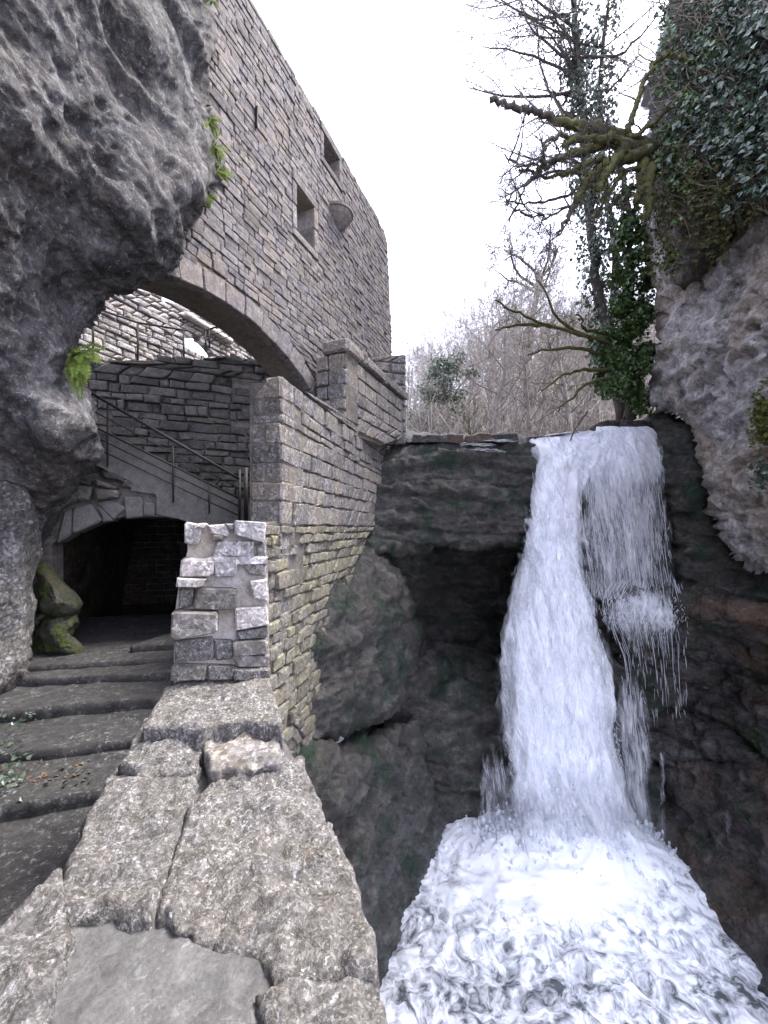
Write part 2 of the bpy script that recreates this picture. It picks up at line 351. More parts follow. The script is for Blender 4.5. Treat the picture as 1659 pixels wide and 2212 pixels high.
def stone_geom(pl, c4, proud, depth, rr, cham=.02, cut=.25, wob=.0, centre=None):
    # irregular eight-sided block: back ring, edge ring, front ring
    c4 = np.array(c4, float); ring = []
    for i in range(4):
        a, b = c4[i], c4[(i+1) % 4]; L = np.linalg.norm(b-a); k = min(cut, .5)*rr.uniform(.3, 1)
        e = min(k*.18*L, .06)/max(L, 1e-6)+.02
        ring.append(a+(b-a)*e); ring.append(a+(b-a)*(1-min(k*.18*L, .06)/max(L, 1e-6)-.02))
    ring = np.array(ring); ctr = ring.mean(0); n = 8
    ring = ring+np.array([[rr.uniform(-1, 1), rr.uniform(-1, 1)] for _ in range(8)])*wob
    sz = min(np.ptp(ring[:, 0]), np.ptp(ring[:, 1])); ch = min(cham, sz*.25)
    dirs = ring-ctr; inset = ring-dirs/np.maximum(np.linalg.norm(dirs, axis=1), 1e-6)[:, None]*ch*1.2
    tx, ty = rr.uniform(-.03, .03), rr.uniform(-.04, .04)
    offf = proud+(inset-ctr)@np.array([tx, ty])+np.array([rr.uniform(-.15, .15) for _ in range(8)])*ch
    back = pl.w(ring[:, 0], ring[:, 1], -depth); edge = pl.w(ring[:, 0], ring[:, 1], offf-ch); fr = pl.w(inset[:, 0], inset[:, 1], offf)
    mid = pl.w(ctr[0], ctr[1], float(proud+ch*.25))[None]
    V = np.concatenate([back, edge, fr, mid])
    F = [[i, (i+1) % 8, 8+(i+1) % 8, 8+i] for i in range(8)]+[[8+i, 8+(i+1) % 8, 16+(i+1) % 8, 16+i] for i in range(8)]+[[16+i, 16+(i+1) % 8, 24] for i in range(8)]
    return V, F, pl.w(ctr[0], ctr[1], 0.)
def fixwind(pl, F):
    # outward winding: face normal should follow pl.n
    return F
def courses(vmin, vmax, h0, h1, rr):
    out = []; v = vmin
    while v < vmax:
        h = rr.uniform(h0, h1); out.append((v, min(v+h, vmax))); v += h
    return out
def masonry(thing_, pl, polys, cs, w0, w1, mat, joint=.012, proud=(0, .02), depth=.12, cham=.02, limit=300, rr=None, wob=.006, name='stone', drop=0.0, extra=None, matf=None):
    rr = rr or random.Random(3); items = []
    for (va, vb) in cs:
        e = (vb-va)*.08; sa, sb, sm = spans(polys, va+e), spans(polys, vb-e), spans(polys, (va+vb)/2)
        use = list(zip(sa, sb)) if len(sa) == len(sb) else [(x, x) for x in sm]
        for (A, B) in use:
            la, ra, lb, rb = A[0], A[1], B[0], B[1]; L = ((ra-la)+(rb-lb))/2
            if L < .03: continue
            cuts = [0.0]; x = 0.0
            while True:
                wd = rr.uniform(w0, w1)*(.6 if rr.random() < .15 else 1); x += wd
                if x > L-w0*.55: break
                cuts.append(x/L)
            cuts.append(1.0); sk = 0
            tl = [0.0]+[c+rr.uniform(-.012, .012)/L for c in cuts[1:-1]]+[1.0]
            for i in range(len(cuts)-1):
                if drop and rr.random() < drop: continue
                j = joint*rr.uniform(.5, 1.4)/2; jv = joint*rr.uniform(.5, 1.5)/2; js = rr.uniform(-.3, .3)*joint
                c4 = [(la+(ra-la)*cuts[i]+j, va+jv), (la+(ra-la)*cuts[i+1]-j, va+jv+js), (lb+(rb-lb)*tl[i+1]-j, vb-jv+js*.5), (lb+(rb-lb)*tl[i]+j, vb-jv)]
                items.append(stone_geom(pl, c4, rr.uniform(*proud), depth, rr, cham, .9, wob))
    emit(thing_, items, mat, limit, name, matf, rr)
def emit(thing_, items, mat, limit=300, name='stone', matf=None, rr=None):
    eye = np.array([0, 0, EZ]); key = []
    for V, F, c in items:
        d = np.linalg.norm(c-eye); key.append(np.ptp(V[:, 2])*np.linalg.norm(np.ptp(V[:, :2], axis=0))/d**2)
    order = np.argsort(-np.array(key)); rest = []
    for r, i in enumerate(order):
        V, F, c = items[i]
        if r < limit:
            raw(name, V, F, mat if matf is None else matf(c), thing_, c, smooth=False)
        else: rest.append(items[i])
    if rest:
        Vs, Fs, k = [], [], 0
        for V, F, c in rest: Vs.append(V); Fs += [[q+k for q in f] for f in F]; k += len(V)
        o = raw('masonry_fill', np.concatenate(Vs), Fs, mat, thing_, thing_.location, smooth=False); stuff(o)
def core(thing_, pl, polys, front, back, mat, dv=.1, name='wall_core', vr=None):
    vs_ = [v for p in polys for _, v in p]; lo, hi = vr or (min(vs_), max(vs_)); Vs, Fs = [], []; v = lo
    while v < hi-1e-6:
        v2 = min(v+dv, hi); e = (v2-v)*.02; sa, sb = spans(polys, v+e), spans(polys, v2-e)
        if len(sa) != len(sb): sm = spans(polys, (v+v2)/2); sa = sb = sm
        for A, B in zip(sa, sb):
            if A[1]-A[0] < .01 and B[1]-B[0] < .01: continue
            k = len(Vs)*8
            Vs.append(np.concatenate([pl.w(np.array([A[0], A[1], B[1], B[0]]), np.array([v, v, v2, v2]), front), pl.w(np.array([A[0], A[1], B[1], B[0]]), np.array([v, v, v2, v2]), back)]))
            Fs += [[k, k+1, k+2, k+3], [k+7, k+6, k+5, k+4], [k+1, k+5, k+6, k+2], [k+4, k, k+3, k+7], [k+3, k+2, k+6, k+7], [k+4, k+5, k+1, k]]
        v = v2
    return raw(name, np.concatenate(Vs), Fs, mat, thing_, thing_.location, smooth=False)
def box_on(pl, u0, u1, v0, v1, o0, o1, name, mat, parent, rr, wob=.004, cham=.015):
    V, F, c = stone_geom(pl, [(u0, v0), (u1, v0), (u1, v1), (u0, v1)], o1, -o0, rr, cham, .5, wob)
    return raw(name, V, F, mat, parent, c, smooth=False)
def tube(V, F, pts, rads, sides=5):
    pts = [np.array(p, float) for p in pts]; k0 = len(V); n = len(pts); prevx = None
    for i, p in enumerate(pts):
        t = pts[min(i+1, n-1)]-pts[max(i-1, 0)]; t = t/max(np.linalg.norm(t), 1e-9)
        x = np.cross(t, [0, 0, 1.0]) if prevx is None else prevx-t*(prevx@t)
        if np.linalg.norm(x) < 1e-4: x = np.cross(t, [1.0, 0, 0])
        x = x/np.linalg.norm(x); prevx = x; y = np.cross(t, x)
        for s in range(sides):
            a = 2*math.pi*s/sides; V.append(p+(x*math.cos(a)+y*math.sin(a))*rads[i])
    for i in range(n-1):
        for s in range(sides):
            a = k0+i*sides+s; b = k0+i*sides+(s+1) % sides; F.append([a, b, b+sides, a+sides])
    F.append([k0+s for s in range(sides)][::-1]); F.append([k0+(n-1)*sides+s for s in range(sides)])
#@@PART2
# ================================================================ ground, path and steps
AW = np.array([-.33, .944]); PW = np.array([.944, .33])          # along / across the parapet beside the path
def edge_d(px, E, y): return E*FP/(y-HY)
# step edges: (height of tread, left pixel edge, right pixel edge)
steps = [(.10, (0, 1745), (237, 1701)), (.19, (0, 1627), (277, 1599)), (.30, (0, 1535), (339, 1508)), (.385, (62, 1466), (372, 1453)), (.445, (69, 1440), (372, 1420))]
g = raw('ground', [(-60, -40, -9.5), (60, -40, -9.5), (60, 80, -9.5), (-60, 80, -9.5)], [[0, 1, 2, 3]], M['gorgedark']); struct(g)
pth = slab('path', [(-6, -3), (-.4, -3), (-.9, 1.5), (-1.15, 3.2), (-1.5, 6.4), (-6, 6.4)], 0, -1.0, M['path'], step=.06, amp=.012, nsc=3, bev=.05, seed=4); struct(pth)
st = thing('rock_steps', 'flight of low worn earth and stone steps climbing to the dark cellar arch', 'steps', (-2.5, 3.0, 0))
for i, (z, l, r) in enumerate(steps):
    a = np.array(PZ(l[0], l[1], z)); b = np.array(PZ(r[0], r[1], z)); dr = (b-a)/np.linalg.norm(b-a)
    a2 = a-dr*2.2; b2 = b+dr*.75; back = np.array([-.33, .944])*(7.2-a[1])
    poly = [tuple(a2)]
    for k in range(1, 9):                                            # a worn, wavering front edge
        q = a2+(b2-a2)*k/9; poly.append(tuple(q+np.array([.33, -.944])*.015*math.sin(k*2.1+i*1.7)))
    poly += [tuple(b2), tuple(b2+back), tuple(a2+back)]
    slab('step', poly, z, z-.35, M['path'], step=.045, amp=.009, nsc=5, bev=.014, parent=st, seed=20+i)
a = PZ(275, 1396, .53); b = PZ(380, 1390, .53)
slab('step', [a, b, (b[0]+.6, b[1]+.2), (b[0]+.3, b[1]+1.6), (b[0]-.2, b[1]+1.2)], .53, .2, M['path'], step=.04, amp=.01, nsc=6, bev=.03, parent=st, seed=31)

# ================================================================ foreground parapet of rough slabs
fw = thing('slab_parapet', 'broad low parapet of rough lichened limestone slabs running up beside the steps', 'parapet', (-.6, 1.5, 0))
def wpoly(pts, z): return [PZ(x, y, z) for x, y in pts]
ol = wpoly([(840, 2230), (850, 3600), (-900, 3600), (-160, 2230), (0, 1995), (140, 1855), (250, 1650), (318, 1560), (372, 1466), (578, 1466), (604, 1545), (655, 1640), (755, 1890), (802, 2070)], .87)
oc = np.mean(np.array(ol), 0); ol = [tuple(np.array(q)*.94+oc*.06) for q in ol]
slab('mortar_bed', ol, .872, -2.5, M['slabmortar'], step=.02, amp=.014, nsc=5, bev=.05, parent=fw, seed=40)
SL = [(.9, [(655, 1640), (682, 1720), (722, 1800), (762, 1900), (808, 2040), (806, 2098), (690, 2085), (590, 2110), (545, 2050), (440, 2015), (345, 1985), (372, 1880), (405, 1780), (440, 1705), (525, 1648)], .034),
      (.905, [(252, 1652), (330, 1668), (430, 1660), (428, 1700), (395, 1780), (362, 1880), (335, 1978), (240, 1968), (152, 1982), (130, 1930), (142, 1865), (188, 1765)], .026),
      (.965, [(318, 1562), (425, 1560), (440, 1600), (420, 1650), (330, 1662), (258, 1646)], .026),
      (1.06, [(372, 1470), (480, 1462), (580, 1470), (606, 1545), (604, 1562), (520, 1548), (430, 1566), (312, 1562)], .022),
      (.9, [(-10, 1998), (50, 1950), (100, 1900), (136, 1870), (140, 1930), (146, 1990), (152, 2020), (130, 2110), (95, 2230), (40, 2420), (-300, 2420), (-160, 2200)], .028),
      (.885, [(560, 2150), (640, 2120), (806, 2112), (828, 2170), (842, 2230), (852, 2420), (640, 2420), (590, 2260)], .022),
      (.89, [(100, 2440), (560, 2440), (860, 2440), (860, 3400), (-800, 3400), (-300, 2440)], .025)]
for i, (z, pts, am) in enumerate(SL):
    tl = [(0.0, .0), (.02, .01), (.0, .1), (.0, .06), (.02, 0), (0, .05), (0, 0)][i]
    wp_ = np.array(wpoly(pts, z)); wc = wp_.mean(0); wp_ = wc+(wp_-wc)*1.025
    slab('slab', [tuple(q) for q in wp_], z, z-.32, M['slab'], step=.011 if i < 6 else .04, amp=am*.9, nsc=7, bev=.022, parent=fw, seed=60+i*7, tilt=tl, gain=.6)
# upright block on the gorge side below the raised slab
blk = wpoly([(436, 1566), (604, 1556), (612, 1630), (560, 1636), (450, 1650)], 1.0)
slab('slab', blk, .975, .75, M['wallstone'], step=.0125, amp=.022, nsc=8, bev=.03, parent=fw, seed=140)

# ================================================================ small stepped pier on the parapet
pp = Plane(475, 2.42, 3318)
sp = thing('stepped_pier', 'small pale stepped pier of mortared rubble standing on the slab parapet', 'pier', (-1.0, 2.4, 1.05))
Z4 = lambda x, y: (362.9+x*.2343, 1105.9+y*.2343)
outl = [(373, 1500), (374, 1340), (384, 1268), (388, 1212), (404, 1209), (402, 1136), (573, 1130), (578, 1210), (582, 1300), (583, 1500)]
core(sp, pp, [pp.poly(outl)], -.035, -.55, M['limemortar'], dv=.05, name='mortar_core')
# individually shaped stones: pixel quads in the enlarged view, how proud, material
stones = [((160, 100), (335, 105), (300, 295), (160, 300), .02, 'palestone'), ((245, 120), (350, 108), (335, 150), (255, 160), .035, 'palestone'), ((380, 108), (560, 112), (575, 215), (400, 205), .0, 'palestone'),
          ((395, 200), (520, 205), (500, 268), (400, 262), .03, 'wallstone'), ((590, 95), (895, 90), (890, 285), (620, 225), .05, 'palestone'), ((520, 108), (620, 110), (615, 170), (560, 170), .025, 'wallstone'),
          ((450, 260), (790, 255), (800, 420), (400, 425), -.005, 'palestone'), ((165, 310), (340, 310), (300, 425), (165, 430), -.12, 'darkstone'), ((800, 300), (900, 290), (905, 430), (810, 430), .0, 'wallstone'),  # the sunken dark stone stands in for the shadow in a notch
          ((118, 440), (420, 440), (410, 580), (115, 590), .03, 'palestone'), ((430, 440), (650, 442), (640, 590), (430, 585), .015, 'palestone'), ((650, 445), (910, 450), (905, 595), (740, 570), .0, 'wallstone'),
          ((90, 600), (360, 605), (320, 680), (88, 690), .07, 'palestone'), ((262, 700), (640, 700), (632, 885), (235, 890), .035, 'wallstone'), ((92, 700), (245, 705), (230, 885), (92, 890), .0, 'slab'),
          ((50, 905), (480, 905), (470, 1080), (42, 1150), .085, 'wallstone'), ((760, 625), (915, 620), (920, 820), (790, 790), .03, 'palestone'), ((625, 885), (920, 875), (920, 1040), (625, 1100), .03, 'palestone'),
          ((640, 1105), (920, 1050), (925, 1165), (630, 1170), .01, 'slab'), ((600, 1185), (930, 1180), (930, 1300), (600, 1330), .03, 'wallstone'), ((60, 1190), (420, 1170), (430, 1370), (50, 1390), -.01, 'slab'),
          ((430, 1180), (590, 1185), (590, 1370), (440, 1380), .0, 'slab'), ((600, 1335), (930, 1310), (935, 1420), (640, 1430), .01, 'wallstone'), ((45, 1405), (360, 1400), (350, 1530), (40, 1540), .04, 'slab'), ((365, 1405), (620, 1420), (600, 1540), (360, 1535), .02, 'slab'), ((630, 1435), (935, 1425), (950, 1530), (610, 1540), .045, 'slab')]
rr = random.Random(8)
for (p1, p2, p3, p4, pr, mt) in stones:
    c4 = [pp.uv(*Z4(*q)) for q in (p4, p3, p2, p1)]
    c4 = [(u+rr.uniform(-.004, .004), v+rr.uniform(-.004, .004)) for u, v in c4]
    V, F, c = stone_geom(pp, c4, pr, .16, rr, .009, 1.6, .008)
    raw('stone', V, F, M[mt], sp, c, smooth=False)
# cap stones laid flat on both steps
def flat_cap(name, par, pl, px0, px1, py, back0, back1, th, mat, seed):
    u0, z = pl.uv(px0, py); u1, _ = pl.uv(px1, py)
    q = [pl.w(u0, z, -back0)[:2], pl.w(u1, z, -back0)[:2], pl.w(u1, z, -back1)[:2], pl.w(u0, z, -back1)[:2]]
    return slab(name, [tuple(x) for x in q], z+th*.5, z-th, mat, step=.02, amp=.008, nsc=7, bev=.02, parent=par, seed=seed)
flat_cap('cap_stone', sp, pp, 392, 578, 1211, -.02, .5, .03, M['palestone'], 150)

# ================================================================ the wall with the big corner pier
wl = Plane(608, 4.6, 1030)
zc = [EZ-(y-HY)/FP*4.6 for y in (1135, 1082.3, 1040.4, 998.5, 957.7, 912, 891.8, 859.5, 811.5)]
cs_hi = [(zc[i], zc[i+1]) for i in range(8)]
# walls step upward toward the mill, so carry on the courses above the corner
rr = random.Random(21)
mw = thing('corner_wall', 'tall grey stone wall with squared corner pier rising from the gorge edge beside the stairs', 'wall', (-1.2, 4.6, -.9))
cs_lo = courses(-1.05, zc[0], .12, .23, rr); cs_up = courses(zc[-1], 4.9, .16, .24, rr)
wpolyU = [wl.poly([(558, 1131), (608, 1131), (608, 812), (614, 813), (643, 838), (677, 857), (700, 876), (744, 899), (840, 951), (846, 962), (838, 1080), (800, 1150), (765, 1230), (740, 1300), (722, 1380), (702, 1470), (690, 1640), (558, 1640)])]
masonry(mw, wl, wpolyU, [c for c in cs_lo], .13, .44, M['lowstone'], joint=.022, proud=(-.03, .04), depth=.2, cham=.016, rr=rr, wob=.017, limit=150)
masonry(mw, wl, wpolyU, cs_hi+cs_up, .18, .56, M['wallstone'], joint=.018, proud=(-.018, .024), depth=.2, cham=.014, rr=rr, wob=.014, limit=150)
core(mw, wl, wpolyU, -.04, -.4, M['mortar'], dv=.08)
wf = Plane(608, 4.6, -2953)
fpoly = [wf.poly([(608.5, 1400), (608.5, 812), (585, 816), (562, 822), (546, 836), (538, 1400)])]
masonry(mw, wf, fpoly, courses(-.2, zc[0], .2, .28, rr)+cs_hi, .17, .42, M['wallstone'], joint=.014, proud=(.0, .014), depth=.2, cham=.013, rr=rr, wob=.008)
core(mw, wf, [wf.poly([(607, 1400), (607, 816), (562, 826), (548, 838), (540, 1400)])], -.03, -.6, M['mortar'], dv=.08, name='pier_core')
flat = wf.poly([(545, 838)])[0]

# ================================================================ terrace parapet in front of the mill
pa = Plane(745, 7.0, 1192); pf = Plane(745, 7.0, -1257)
tp = thing('terrace_parapet', 'grey coped stone parapet stepping up in front of the mill, above the corner wall', 'parapet', (-.7, 7.0, 3.9))
rr = random.Random(33)
cz = courses(3.3, 5.2, .19, .28, rr)
pr_ = [pa.poly([(745, 757), (780, 787), (876, 868), (877, 946), (843, 953), (830, 962), (745, 930)])]
masonry(tp, pa, pr_, cz, .3, .62, M['wallstone'], joint=.02, proud=(-.01, .02), depth=.2, cham=.018, rr=rr, wob=.01)
core(tp, pa, pr_, -.05, -.3, M['mortar'], dv=.08)
pfp = [pf.poly([(745.5, 757), (745.5, 930), (686, 930), (681, 773), (700, 768)])]
masonry(tp, pf, pfp, cz, .25, .5, M['wallstone'], joint=.02, proud=(0, .02), depth=.2, cham=.018, rr=rr, wob=.01)
core(tp, pf, pfp, -.05, -.5, M['mortar'], dv=.08, name='pier_core')
# coping stones: along the sloping line of the joint
for i, (x0, y0, x1, y1) in enumerate([(742, 757, 782, 789), (784, 790, 830, 829), (832, 831, 876, 868)]):
    u0, v0 = pa.uv(x0, y0); u1, v1 = pa.uv(x1, y1); h = .2 if i == 0 else .17
    V, F, c = stone_geom(pa, [(u0, v0+.02), (u1, v1+.02), (u1, v1+.02+h), (u0, v0+.02+h)], .07, .42, rr, .05, 1.2, .012); raw('coping_stone', V, F, M['wallstone'], tp, c, smooth=False)
u0, v0 = pf.uv(688, 770); u1, v1 = pf.uv(748, 760)
fb = Plane(830, 9.6, 5000)
tb = thing('far_parapet', 'short squared stone wall facing the viewer at the far end of the terrace', 'wall', (0, 9.6, 4.0))
fbp = [fb.poly([(779, 768), (877, 766), (877.5, 950), (779, 950)])]
masonry(tb, fb, fbp, courses(4.0, 6.15, .22, .34, rr), .26, .5, M['wallstone'], joint=.03, proud=(0, .03), depth=.2, cham=.035, rr=rr, wob=.012)
core(tb, fb, fbp, -.04, -.4, M['mortar'], dv=.1)

# ================================================================ the tall mill wall with its great arch
bp_ = Plane(787*.864, 7.4, 1209.6)
bd = thing('mill_building', 'tall roofless coursed stone mill wall with two small windows and a wide arch', 'building', (-1.0, 7.4, 2.0))
ap = np.array([bp_.uv(x, y) for x, y in [(330, 590), (360, 589), (400, 600), (450, 625), (500, 660), (550, 704), (600, 750), (640, 792), (680, 852)]])
A_ = np.c_[2*ap[:, 0], 2*ap[:, 1], np.ones(len(ap))]; sol = np.linalg.lstsq(A_, (ap**2).sum(1), rcond=None)[0]
uc, vc = sol[0], sol[1]; R_ = math.sqrt(sol[2]+uc*uc+vc*vc)
print('ARCH', uc, vc, R_)
TK = .62; RING = .3
ztop = 9.7; uL = bp_.uv(300, 600)[0]; uR = bp_.uv(838, 600)[0]; uR2 = bp_.uv(847, 800)[0]
zb = 2.9
outer = [(uL, zb), (uR2, zb), (uR2-.02, 7.2), (uR, 9.35), (uR-.25, 9.62), (uR-.8, ztop), (uL, ztop)]
def arc(Rr, n=48):
    th = [math.pi*(i/n) for i in range(n+1)]; return [(uc+Rr*math.cos(t), vc+Rr*math.sin(t)) for t in th]
hole = [(max(p[0], uL+.001), p[1]) for p in arc(R_+RING)]; hole = [(hole[0][0], min(zb, vc)-1)]+hole+[(hole[-1][0], min(zb, vc)-1)]
hole_in = [(max(p[0], uL+.001), p[1]) for p in arc(R_+.02)]; hole_in = [(hole_in[0][0], min(zb, vc)-1)]+hole_in+[(hole_in[-1][0], min(zb, vc)-1)]
w1 = bp_.poly([(700, 292), (734, 341), (733, 391), (700, 346)]); w2 = bp_.poly([(643, 401), (683, 449), (675, 541), (640, 494)])
def rect(p):
    us = [q[0] for q in p]; vs_ = [q[1] for q in p]; u0 = (us[0]+us[3])/2; u1 = (us[1]+us[2])/2; v1 = (vs_[0]+vs_[1])/2; v0 = (vs_[2]+vs_[3])/2
    return u0, u1, v0, v1
wr = [rect(w1), rect(w2)]; print('WIN', wr, 'ztop', ztop)
holes = []; holes_in = []
for (u0, u1, v0, v1) in wr:
    holes.append([(u0-.13, v0-.12), (u1+.13, v0-.12), (u1+.13, v1+.16), (u0-.13, v1+.16)]); holes_in.append([(u0, v0), (u1, v0), (u1, v1), (u0, v1)])
rr = random.Random(55)
csb = []; v = zb
while v < ztop:
    h = rr.uniform(.075, .115) if v > 6.2 else rr.uniform(.08, .13)
    csb.append((v, min(v+h, ztop))); v += h
masonry(bd, bp_, [outer, hole]+holes, csb, .12, .34, M['building'], joint=.0065, proud=(-.010, .014), depth=.12, cham=.008, rr=rr, wob=.009, limit=300, drop=.008)
core(bd, bp_, [outer, hole_in]+holes_in, -.03, -TK, M['mortar'], dv=.06, vr=(zb, ztop))
def vouss(th, pl, uc, vc, R, ring, t0, t1, n, dep, mat, proud=.0, wob=.006):
    for i in range(n):
        a, b = t0+(t1-t0)*i/n, t0+(t1-t0)*(i+1)/n; g = .006/R; rg = ring*rr.uniform(.88, 1.1)
        c4 = [(uc+R*math.cos(x), vc+R*math.sin(x)) for x in (a+g, b-g)]+[(uc+(R+rg)*math.cos(x), vc+(R+rg)*math.sin(x)) for x in (b-g, a+g)]
        V, F, c = stone_geom(pl, c4, proud+rr.uniform(-.008, .012), dep, rr, .012, .3, wob); raw('voussoir', V, F, mat, th, c, smooth=False)
tl_ = math.acos(max(-1, min(1, (uL-uc)/R_))) if abs(uL-uc) < R_ else math.pi
tA = math.acos((uL-.15-uc)/R_)
vouss(bd, bp_, uc, vc, R_, RING, .06, tA, 20, .15, M['building'])
# soffit ring behind the voussoirs
Vs, Fs = [], []
n = 60
for i in range(n+1):
    t = .02+(tA-.02)*i/n
    for (Rr, of) in ((R_+.004, -.1), (R_+.3, -.1), (R_+.3, -TK), (R_+.004, -TK)): Vs.append(bp_.w(uc+Rr*math.cos(t), vc+Rr*math.sin(t), of))
for i in range(n):
    k = i*4
    for s in range(4): Fs.append([k+s, k+(s+1) % 4, k+4+(s+1) % 4, k+4+s])
raw('arch_soffit', np.array(Vs), Fs, M['soffit'], bd, bd.location, smooth=False)
# dressed window surrounds: a reveal lining with jambs, lintel and sill of its own
for (u0, u1, v0, v1) in wr:
    cn = [(u0, v0), (u1, v0), (u1, v1), (u0, v1)]; Vw = np.concatenate([pw_ for pw_ in [np.array([bp_.w(u_, v_, o_) for (u_, v_) in [(a+(.004 if a == u0 else -.004), b+(.004 if b == v0 else -.004)) for a, b in cn]]) for o_ in (-.36, -TK+.02)]])
    wn = raw('window', Vw, [[k, (k+1) % 4, 4+(k+1) % 4, 4+k] for k in range(4)], M['soffit'], bd, bp_.w((u0+u1)/2, v0, 0.), smooth=False)
    def sub_(o): o.parent = wn; o.location = o.location-wn.location; return o
    sub_(box_on(bp_, u0-.13, u1+.13, v1, v1+.15, -.35, .012, 'lintel', M['building'], bd, rr)); sub_(box_on(bp_, u0-.12, u1+.12, v0-.11, v0, -.35, .015, 'sill', M['building'], bd, rr))
    for (ja, jb) in ((u0-.13, u0), (u1, u1+.13)):
        hm = v0+(v1-v0)*.52
        sub_(box_on(bp_, ja, jb, v0+.004, hm-.004, -.5, .01, 'jamb_stone', M['wallstone'], bd, rr)); sub_(box_on(bp_, ja, jb, hm+.004, v1-.004, -.5, .006, 'jamb_stone', M['building'], bd, rr))
# projecting stone basin under the upper window
u0, v1 = bp_.uv(704, 425); u1, _ = bp_.uv(752, 430); um = (u0+u1)/2
Vb, Fb = [], []
prof = [(.0, .34), (-.05, .34), (-.06, .31), (-.14, .28), (-.26, .17), (-.34, .03)]
for k, (dz, r_) in enumerate(prof):
    for s in range(13):
        a = math.pi*s/12; Vb.append(bp_.w(um+(u1-u0)*.36*math.cos(a)*(r_/.34), v1+dz, r_*.95*math.sin(a)))
for k in range(len(prof)-1):
    for s in range(12): i = k*13+s; Fb.append([i, i+1, i+14, i+13])
Fb.append(list(range(13)))
bs = raw('stone_basin', np.array(Vb), Fb, M['building'], bd, bp_.w(um, v1, 0.), smooth=False)
# a thin drain slot of iron on the wall
u0, v0 = bp_.uv(551, 276); _, v1 = bp_.uv(551, 232); box_on(bp_, u0-.012, u0+.012, v0, v1, 0, .05, 'iron_tie', M['iron'], bd, rr, 0, .004)

# ================================================================ cellar arch wall below the stair
ca = Plane(335, 5.45, 3318)
cw = thing('cellar_wall', 'grey rendered stair wall over a low dark cellar arch of big rough blocks', 'wall', (-3.0, 5.4, .4))
top = [(60, 860), (188, 918), (373, 1003), (520, 1078), (600, 1115)]
cp = np.array([ca.uv(x, y) for x, y in [(120, 1168), (160, 1143), (200, 1130), (260, 1118), (335, 1113), (390, 1122)]])
A_ = np.c_[2*cp[:, 0], 2*cp[:, 1], np.ones(len(cp))]; s2 = np.linalg.lstsq(A_, (cp**2).sum(1), rcond=None)[0]; cu, cv = s2[0], s2[1]; cR = math.sqrt(s2[2]+cu*cu+cv*cv)
print('CELLAR', cu, cv, cR)
ul = ca.uv(108, 1180)[0]; ur = ca.uv(412, 1130)[0]
pts = []
for i in range(25):
    u = ul+(ur-ul)*i/24; pts.append((u, cv+math.sqrt(max(cR**2-(u-cu)**2, 0))))
chole = [(ul, .1)]+pts+[(ur, .1)]
ctop = [ca.uv(*p) for p in top]
couter = [(ctop[0][0]-1.5, ctop[0][1]+.6)]+ctop+[(ctop[-1][0], .0), (ctop[0][0]-1.5, .0)]
# ragged recess left of the render where the facing has fallen away
rec = ca.poly([(60, 940), (150, 975), (205, 1010), (285, 1040), (283, 1062), (338, 1066), (339, 1080), (60, 1110)])
rec2 = ca.poly([(100, 1175), (40, 1195), (40, 1020), (150, 1010), (215, 1030), (290, 1065), (338, 1068), (339, 1112)])
core(cw, ca, [couter, chole], -.06, -.4, M['mortar'], dv=.05, name='wall_core', vr=(.1, 5.0))
# render skin right of the arch
pl1 = ca.poly([(188, 920), (373, 1005), (520, 1080), (600, 1117), (600, 1300), (414, 1300), (412, 1132), (390, 1121), (339, 1112), (338, 1067), (283, 1062), (285, 1040), (240, 1022), (190, 1000)])
core(cw, ca, [pl1], .0, -.07, M['plaster'], dv=.03, name='render_skin')
Zq = lambda x, y: (155.5+x*.25, 864+y*.25)
for q in [((0, 1165), (10, 930), (160, 890), (258, 1050)), ((215, 885), (345, 865), (460, 930), (355, 1040)), ((215, 885), (355, 1040), (265, 1060), (260, 1050)), ((445, 840), (600, 835), (605, 1005), (460, 1022)), ((605, 880), (712, 890), (712, 1000), (612, 1004)), ((-130, 1240), (-60, 960), (5, 935), (-5, 1170))]:
    c4 = [ca.uv(*Zq(*p)) for p in q]
    if (c4[1][0]-c4[0][0])*(c4[2][1]-c4[0][1])-(c4[1][1]-c4[0][1])*(c4[2][0]-c4[0][0]) < 0: c4 = c4[::-1]
    V, F, c = stone_geom(ca, c4, rr.uniform(-.01, .03), .3, rr, .02, .8, .008); raw('voussoir', V, F, M['plaster'], cw, c, smooth=False)
for q in [((5, 650), (180, 700), (170, 735), (20, 720)), ((200, 690), (390, 750), (385, 775), (210, 740)), ((60, 580), (190, 545), (240, 620), (70, 650)), ((250, 590), (440, 670), (480, 720), (260, 660)), ((0, 740), (190, 760), (170, 860), (0, 890)), ((200, 770), (410, 790), (400, 850), (220, 870)), ((140, 500), (260, 560), (330, 620), (160, 560)), ((440, 690), (520, 700), (515, 760), (420, 760))]:
    c4 = [ca.uv(*Zq(*p)) for p in q]
    if (c4[1][0]-c4[0][0])*(c4[2][1]-c4[0][1])-(c4[1][1]-c4[0][1])*(c4[2][0]-c4[0][0]) < 0: c4 = c4[::-1]
    V, F, c = stone_geom(ca, c4, rr.uniform(.0, .12), .3, rr, .03, 1.2, .012); raw('stone', V, F, M['darkstone'], cw, c, smooth=False)
